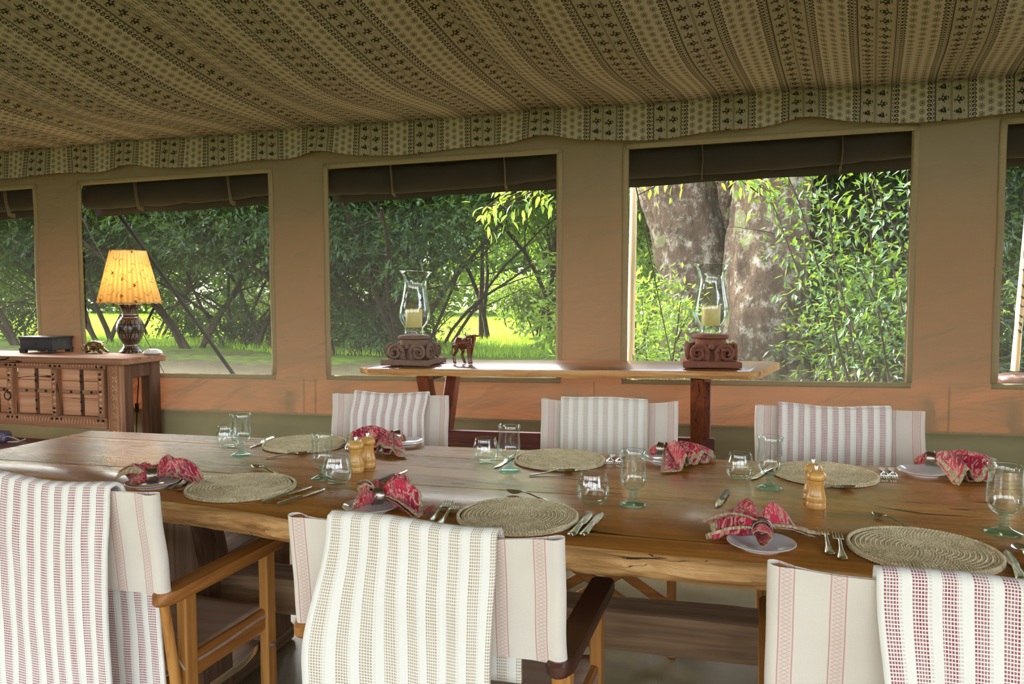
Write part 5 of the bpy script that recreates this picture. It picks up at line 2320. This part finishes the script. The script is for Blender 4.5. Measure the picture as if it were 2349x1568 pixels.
# px of the trunk foot, distance, kind, size, what singles it out
trees = [
    (-210, 18.5, 'T2', 1.1, 'dark tree well beyond the left photo edge'), (-380, 20.0, 'T0', 1.2, 'dark tree far beyond the left photo edge'),
    (-60, 20.0, 'T0', 1.0, 'dark tree just beyond the left photo edge'), (45, 17.0, 'T0', 1.0, 'dark leafy tree in the window at the left photo edge'),
    (140, 19.5, 'T2', 1.05, 'tree mostly behind the pier left of the lamp'), (235, 18.0, 'T0', 1.0, 'dark tree behind the lamp shade'),
    (335, 20.5, 'T2', 1.05, 'many-stemmed dark tree just right of the lamp'), (430, 17.0, 'T0', 1.0, 'dark tree in the middle of the second window'),
    (525, 19.0, 'T2', 1.0, 'dense tree with leaning stems in the right half of the second window'), (605, 17.5, 'T0', 1.0, 'dark tree at the right edge of the second window'),
    (690, 19.0, 'T1', 1.05, 'tree mostly behind the pier between second and third window'), (775, 16.5, 'T0', .95, 'dark thicket tree at the left edge of the third window'),
    (850, 18.5, 'T2', 1.0, 'many-stemmed thicket tree left of the left hurricane glass'), (930, 17.0, 'T0', 1.0, 'dark thicket tree behind the left hurricane glass'),
    (1000, 19.5, 'T2', 1.0, 'thicket tree arching over the glade from the left'), (1110, 22.5, 'T1', 1.12, 'tree whose crown roofs the sunny glade'),
    (1265, 21.5, 'T1', 1.05, 'slender tree at the right side of the glade'), (1330, 25.0, 'T1', 1.0, 'tree mostly behind the pier right of the glade'),
    (1430, 26.0, 'T1', 1.1, 'tree behind the pale awning post'), (1500, 18.5, 'T3', .95, 'light green tree left of the thick trunks'),
    (1880, 18.0, 'T0', 1.1, 'dark tree right behind the brown thick trunk'), (1970, 16.0, 'T0', 1.05, 'dark tree behind the leafy shrub on the right'),
    (2080, 15.0, 'T2', .95, 'dark twiggy tree at the right edge of the fourth window'), (2190, 17.0, 'T0', 1.1, 'dark tree behind the right-hand pier'),
    (2325, 16.0, 'T2', 1.0, 'dark bare-stemmed tree in the window at the right photo edge'), (2440, 19.0, 'T0', 1.1, 'dark tree just beyond the right photo edge'),
]
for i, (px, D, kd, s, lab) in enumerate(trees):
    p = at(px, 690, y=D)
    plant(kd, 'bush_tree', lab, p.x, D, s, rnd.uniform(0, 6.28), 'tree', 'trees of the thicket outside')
shrubs = [
    (430, 20.5, 'S2', 1.0, 'dark shrub between the stems right of the lamp'), (600, 21.0, 'S2', 1.1, 'dark shrub at the foot of the second window trees'),
    (560, 18.0, 'S2', .8, 'small dark shrub right in the second window'), (30, 20.0, 'S2', 1.2, 'dark shrub in the leftmost window'),
    (765, 18.0, 'S2', 1.1, 'dark shrub at the left foot of the third window'), (840, 17.0, 'S2', 1.1, 'dark shrub left of the left hurricane glass'), (905, 20.0, 'S2', 1.2, 'dark shrub behind the left hurricane glass'),
    (975, 21.0, 'S0', 1.0, 'shrub at the left side of the glade'), (1255, 23.0, 'S0', 1.2, 'shrub at the right side of the glade'), (1180, 30.0, 'S1', 1.3, 'bright shrub standing alone in the glade'),
    (1472, 11.5, 'S1', .90, 'bright green shrub at the foot of the left thick trunk'), (1455, 15.0, 'S1', 1.4, 'pale shrub left of the thick trunks'),
    (2010, 12.5, 'S0', 1.1, 'leafy shrub low on the right of the fourth window'), (2075, 11.0, 'S2', 1.0, 'dark shrub at the right edge of the fourth window'), (1905, 14.0, 'S2', 1.0, 'dark shrub right of the thick trunks'),
    (2310, 13.0, 'S2', 1.1, 'dark shrub in the rightmost window'),
]
for px, D, kd, s, lab in shrubs:
    p = at(px, 690, y=D)
    plant(kd, 'shrub', lab, p.x, D, s, rnd.uniform(0, 6.28), 'shrub', 'shrubs outside the tent')


# ---- closed line of bush at the far side of the lawn: nobody could count it
r = random.Random(44)
mb = MB()
for i in range(820):
    y = r.uniform(44, 58)
    x = y * r.uniform(-2.0, .75)
    k = x / y
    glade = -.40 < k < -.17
    R_ = r.uniform(1.4, 2.4)
    c0 = Vector((x, y, r.random() ** 1.2 * 11 + .6))
    vs, fs = [], []
    for j in range(130):
        q = rvec(r) * (r.random() ** .4)
        p = c0 + Vector((q.x * R_, q.y * R_, q.z * R_ * .75))
        add_leaf(vs, fs, p, (q + rvec(r) * .8).normalized(), (Vector((0, 0, 1)) + rvec(r) * .8).normalized(), r.uniform(.5, .85), .17)
    mb.cur = 2 if glade and r.random() < .85 else r.choice((0, 0, 1))  # paler leaves in the glade: its sunlit brightness put into the leaf colour
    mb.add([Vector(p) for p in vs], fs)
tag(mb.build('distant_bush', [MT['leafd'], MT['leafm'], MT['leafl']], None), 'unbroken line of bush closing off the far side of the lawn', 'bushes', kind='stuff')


# ---- the two thick trunks
def big_trunk(label, spine, rads, seed):
    mb = MB()
    n, m_ = 56, 70

    def fn(u, v):
        k = v * (len(spine) - 1)
        i = min(int(k), len(spine) - 2)
        t = sstep(k - i) * .5 + (k - i) * .5
        c = Vector(spine[i]).lerp(Vector(spine[i + 1]), t)
        r = lerp(rads[i], rads[i + 1], t)
        a = 2 * PI * u
        d = Vector((math.cos(a), math.sin(a), 0))
        q = c + d * r
        rr = r * (1 + .16 * fnoise(d.x * 1.6 + seed, d.y * 1.6, c.z * .55) + .10 * fnoise(d.x * 4 + seed, d.y * 4, c.z * 1.3) + .05 * fnoise(q.x * 7, q.y * 7, q.z * 5))
        return tuple(c + d * rr)
    mb.grid(fn, n, m_, closeu=True)
    o = mb.build('thick_trunk', MT['bigbark'], None, smooth=180)
    return tag(o, label, 'tree trunk', 'thick lichen-covered tree trunks')


TD = 13.0


def tp(px, py, D=TD):
    return at(px, py, y=D)


def spine(pts, D):
    out = []
    for px, z in pts:
        p = at(px, 675, y=D)
        out.append((p.x, D, z))
    return out


big_trunk('thick pale lichen-spotted trunk in the left half of the fourth window', spine([(1610, -.4), (1605, .4), (1600, 1.2), (1580, 2.2), (1545, 3.2), (1505, 4.5), (1480, 7.0)], 13.4), [.95, .72, .60, .62, .66, .70, .66], 3)
big_trunk('thick brown trunk just behind the right hurricane glass, bulging at its foot', spine([(1750, -.4), (1755, .3), (1758, 1.2), (1762, 2.2), (1768, 3.4), (1770, 5.0), (1775, 7.0)], 12.6), [.85, .72, .66, .60, .56, .55, .55], 9)
big_trunk('third trunk in the shadow between the two thick trunks', spine([(1690, -.4), (1688, 1.2), (1690, 3.2), (1700, 7.0)], 14.8), [.6, .5, .5, .5], 17)


# ---- near shrub with large leaves, right of the trunks
def leafy(label, name, base, stems, nleaf, L, mat, seed, cat, group=None, rest=0):
    r = random.Random(seed)
    root = thing(name, label, cat, base, 0, group)
    lm = MB()
    vs, fs = [], []
    for i, (x, w) in enumerate([(0, .012), (.12, .09), (.30, .155), (.50, .165), (.72, .115), (.90, .04), (1.0, .004)]):
        zz = -.16 * x * x
        vs += [(x, -w, zz + w * .35), (x, 0, zz), (x, w, zz + w * .35)]
        if i:
            o_ = 3 * (i - 1)
            fs += [(o_, o_ + 1, o_ + 4, o_ + 3), (o_ + 1, o_ + 2, o_ + 5, o_ + 4)]
    # curved leaf with a midrib
    lm.v = vs
    lm.f = fs
    lm.uv = [(0, 0)] * len(vs)
    lm.mi = [0] * len(fs)
    lme = lm.mesh('leaf', mat, 180)
    spots = []
    for pts in stems:
        mb = MB()
        P = [Vector(p) for p in pts]
        mb.tube(P, [.016 * (1 - i / len(P) * .8) for i in range(len(P))], 6)
        mb.build('stem', MT['bark'], root, smooth=60)
        for i in range(len(P) - 1):
            for k in range(6):
                spots.append((P[i].lerp(P[i + 1], k / 6), (P[i + 1] - P[i]).normalized(), (i + k / 6) / (len(P) - 1)))
    spots = [s for s in spots if s[2] > .15]
    for i in range(nleaf):
        p, d, t = r.choice(spots)
        tw = (d * .6 + rvec(r) + Vector((0, 0, -.1))).normalized()
        q = p + tw * r.uniform(0, .35)
        ld = (tw + rvec(r) * .7 + Vector((0, 0, -.35))).normalized()
        o = share('leaf', lme, root, q)
        o.rotation_mode = 'QUATERNION'
        o.rotation_quaternion = ld.to_track_quat('X', 'Z') @ Matrix.Rotation(r.uniform(-.8, .8), 3, 'X').to_quaternion()
        s = L * r.uniform(.7, 1.3)
        o.scale = (s, s, s)
    if rest:
        vs, fs = [], []
        for i in range(rest):
            p, d, t = r.choice(spots)
            tw = (d * .5 + rvec(r)).normalized()
            q = p + tw * r.uniform(.05, .55) + Vector((0, .12, 0))
            add_leaf(vs, fs, q, (tw + rvec(r) * .8 + Vector((0, 0, -.3))).normalized(), (Vector((0, 0, 1)) + rvec(r) * .6).normalized(), L * r.uniform(.6, 1.1), L * .17)
        mb = MB()
        mb.v, mb.f, mb.uv, mb.mi = vs, fs, [(0, 0)] * len(vs), [0] * len(fs)
        f_ = mb.build('foliage', mat, root)
        f_['kind'] = 'stuff'
    return root


def stem_path(r, x, y, z, dx, dz, n=7, wob=.08, step=.34):
    p = Vector((x, y, z))
    d = Vector((dx, r.uniform(-.2, .2), dz)).normalized()
    out = [tuple(p)]
    for i in range(n):
        d = (d + rvec(r) * wob + Vector((0, 0, -.03))).normalized()
        p = p + d * step
        out.append(tuple(p))
    return out


r = random.Random(77)
ND = 9.2
bp = at(2020, 690, y=ND)
stems = [stem_path(r, r.uniform(-.35, .65), r.uniform(-.3, .4), 0, r.uniform(-.42, .20), 1.0, 9) for _ in range(14)]
leafy('tall shrub with long glossy leaves in the right half of the fourth window', 'leafy_shrub', (bp.x, ND, -.05), stems, 300, .125, MT['leafs'], 5, 'shrub', 'shrubs outside the tent', 1900)
bp = at(1470, 690, y=8.6)
stems = [stem_path(r, r.uniform(-.25, .35), r.uniform(-.2, .2), 0, r.uniform(-.3, .2), 1.0, 5, step=.28) for _ in range(8)]
leafy('bright leafy shrub behind the wooden post, left edge of the fourth window', 'leafy_shrub', (bp.x, 8.6, -.05), stems, 120, .10, MT['leafl'], 6, 'shrub', 'shrubs outside the tent', 1200)
# sunlit branch hanging into the third window from the right
hb = at(1340, 415, y=8.2)
stems = [[(0, 0, 0)] + [(-.18 * k + .03 * fnoise(k, j), .05 * fnoise(k, j, 3), -.05 * k * (1 + .35 * j) + .12 * j) for k in range(1, 7)] for j in range(5)]
leafy('sunlit bright green branch hanging in the upper right of the third window', 'hanging_branch', (hb.x, 8.2, hb.z), stems, 170, .11, MT['leafl'], 8, 'branch')
hb = at(1640, 330, y=8.0)
stems = [[(0, 0, 0)] + [(-.16 * k * (1 if j % 2 else -.6), .04 * k, -.07 * k - .04 * j) for k in range(1, 6)] for j in range(5)]
leafy('leafy twigs hanging from above before the thick trunks', 'hanging_branch', (hb.x, 8.0, hb.z), stems, 130, .10, MT['leafl'], 12, 'branch')
# supporting limb for the hanging twigs
mb = MB()
a_, b_ = at(1340, 415, y=8.2), at(1640, 328, y=8.0)
mb.tube([(b_.x + 1.6, 9.6, b_.z + 1.8), (b_.x + .7, 8.6, b_.z + .7), tuple(b_), (lerp(b_.x, a_.x, .5), 8.1, lerp(b_.z, a_.z, .5) + .15), tuple(a_)], [.07, .05, .035, .025, .015], 8)
tag(mb.build('tree_limb', MT['bark'], None, smooth=60), 'thin limb above the fourth window carrying the hanging twigs', 'branch')

# ---- grass on the clearing
vs, fs = [], []
r = random.Random(5)
for i in range(70000):
    y = 16.0 + 27 * r.random() ** 1.1
    x = y * r.uniform(-1.15, .45)
    if fnoise(x * .35, y * .35, 2.0) < -.18 + (18 - y) * .12:
        continue
    p = Vector((x, y, -.05))
    h = r.uniform(.05, .16)
    a = r.uniform(0, 2 * PI)
    w = .010 + .0008 * (y - 15)
    o = len(vs)
    tx, ty = r.uniform(-.08, .08), r.uniform(-.08, .08)
    vs += [(x + w * math.cos(a), y + w * math.sin(a), -.06), (x - w * math.cos(a), y - w * math.sin(a), -.06), (x + tx, y + ty, h)]
    fs.append((o, o + 1, o + 2))
mb = MB()
mb.v, mb.f, mb.uv, mb.mi = vs, fs, [(0, 0)] * len(vs), [0] * len(fs)
tag(mb.build('grass', MT['grass'], None), 'sunlit yellow-green grass across the clearing', 'grass', kind='stuff')

# ---- guy pole, post, ropes and the carved stake outside the wall
pa, pb = at(258, 470, y=5.40), at(508, 812, y=6.15)
d = (pb - pa)
pc = pb + d * (pb.z / -d.z)
mb = MB()
mb.tube([tuple(pa - d * .12), tuple(pc + Vector((0, 0, -.05)))], .017, 10)
tag(mb.build('guy_pole', plain('grey_pole', hx('#1b1a17'), .9, spec=.1), None, smooth=60), 'thin grey tent pole slanting down behind the lamp', 'pole')
pa, pb = at(150, 430, y=5.4), at(262, 640, y=6.0)
d = pb - pa
pc = pb + d * (pb.z / -d.z)
mb = MB()
mb.tube([tuple(pa), tuple(pc)], .005, 6)
tag(mb.build('guy_rope', plain('dark_rope', hx('#3d3a33'), .9), None), 'thin dark guy rope left of the lamp', 'rope')
pa, pb = at(1449, 380, y=5.4), at(1502, 640, y=6.2)
d = pb - pa
pc = pb + d * (pb.z / -d.z)
mb = MB()
mb.tube([tuple(pa), tuple(pc)], .005, 6)
tag(mb.build('guy_rope', MT['stud'], None), 'thin dark guy rope before the left thick trunk', 'rope')
pp = at(1448, 700, y=5.9)
mb = MB()
mb.tube([(pp.x - .02, 5.9, -.05), (pp.x, 5.9, 1.0), (pp.x + .01, 5.9, 2.0), (pp.x + .012, 5.9, 2.44)], [.032, .030, .028, .027], 10)
tag(mb.build('awning_post', wood('pale_post', hx('#9a8560'), hx('#c5b088'), hx('#e0cfa8'), 2, 1.2, .7, 0, .8), None, smooth=60), 'pale wooden awning post at the left edge of the fourth window', 'post')

sy = 4.86
sz = at(2330, 880, y=sy).z
sxp = at(2349, 865, y=sy).x
st = thing('outdoor_stand', 'small wooden stand outside the rightmost window, below the sill', 'stand', (sxp, sy, -.05))
mb = MB()
mb.lathe([(0, sz + .02), (.19, sz + .02), (.19, sz + .05), (0, sz + .05)], 24)
mb.build('stand_top', MT['chest_dk'], st, smooth=40)
for a in (0.5, 2.6, 4.7):
    mb = MB()
    mb.tube([(.15 * math.cos(a), .15 * math.sin(a), sz + .03), (.2 * math.cos(a), .2 * math.sin(a), 0)], .018, 8)
    mb.build('leg', MT['chest_dk'], st, smooth=60)
ck = thing('carved_stake', 'pale carved stake on a round dark wooden base in the rightmost window', 'carving', (sxp, sy, sz))
mb = MB()
mb.lathe([(0, 0), (.13, 0), (.147, .012), (.150, .03), (.140, .046), (.10, .056), (0, .060)], 32, rfun=lambda a, z: 1 + .03 * math.sin(a * 9))
mb.build('base', plain('dark_base_wood', hx('#3a231a'), .3, 0, .3, 30), ck, smooth=50)
b0 = at(2328, 846, y=sy) - Vector((sxp, sy, sz))
b1 = at(2352, 560, y=sy) - Vector((sxp, sy, sz))
mb = MB()
dd = b1 - b0
mb.tube([tuple(b0 + dd * t - Vector((0, 0, .01))) for t in (0, .2, .35, .5, .7, .9, 1.3)], [(.028, .02), (.026, .02), (.024, .018), (.026, .02), (.024, .018), (.022, .017), (.02, .015)], 10)
mb.build('shaft', wood('pale_carved', hx('#a88a62'), hx('#d3b88e'), hx('#ead6b0'), 2, 1.2, .6, 0, .8), ck, smooth=60)
for t in (.30, .36, .42, .50, .57, .66, .78):
    mb = MB()
    q = b0 + dd * t + Vector((-.006, -.018, 0))
    mb.tube([tuple(q), tuple(q + Vector((.012, .004, .004)))], [(.010, .016)] * 2, 8)
    mb.build('carved_hole', MT['stud'], ck, smooth=60)
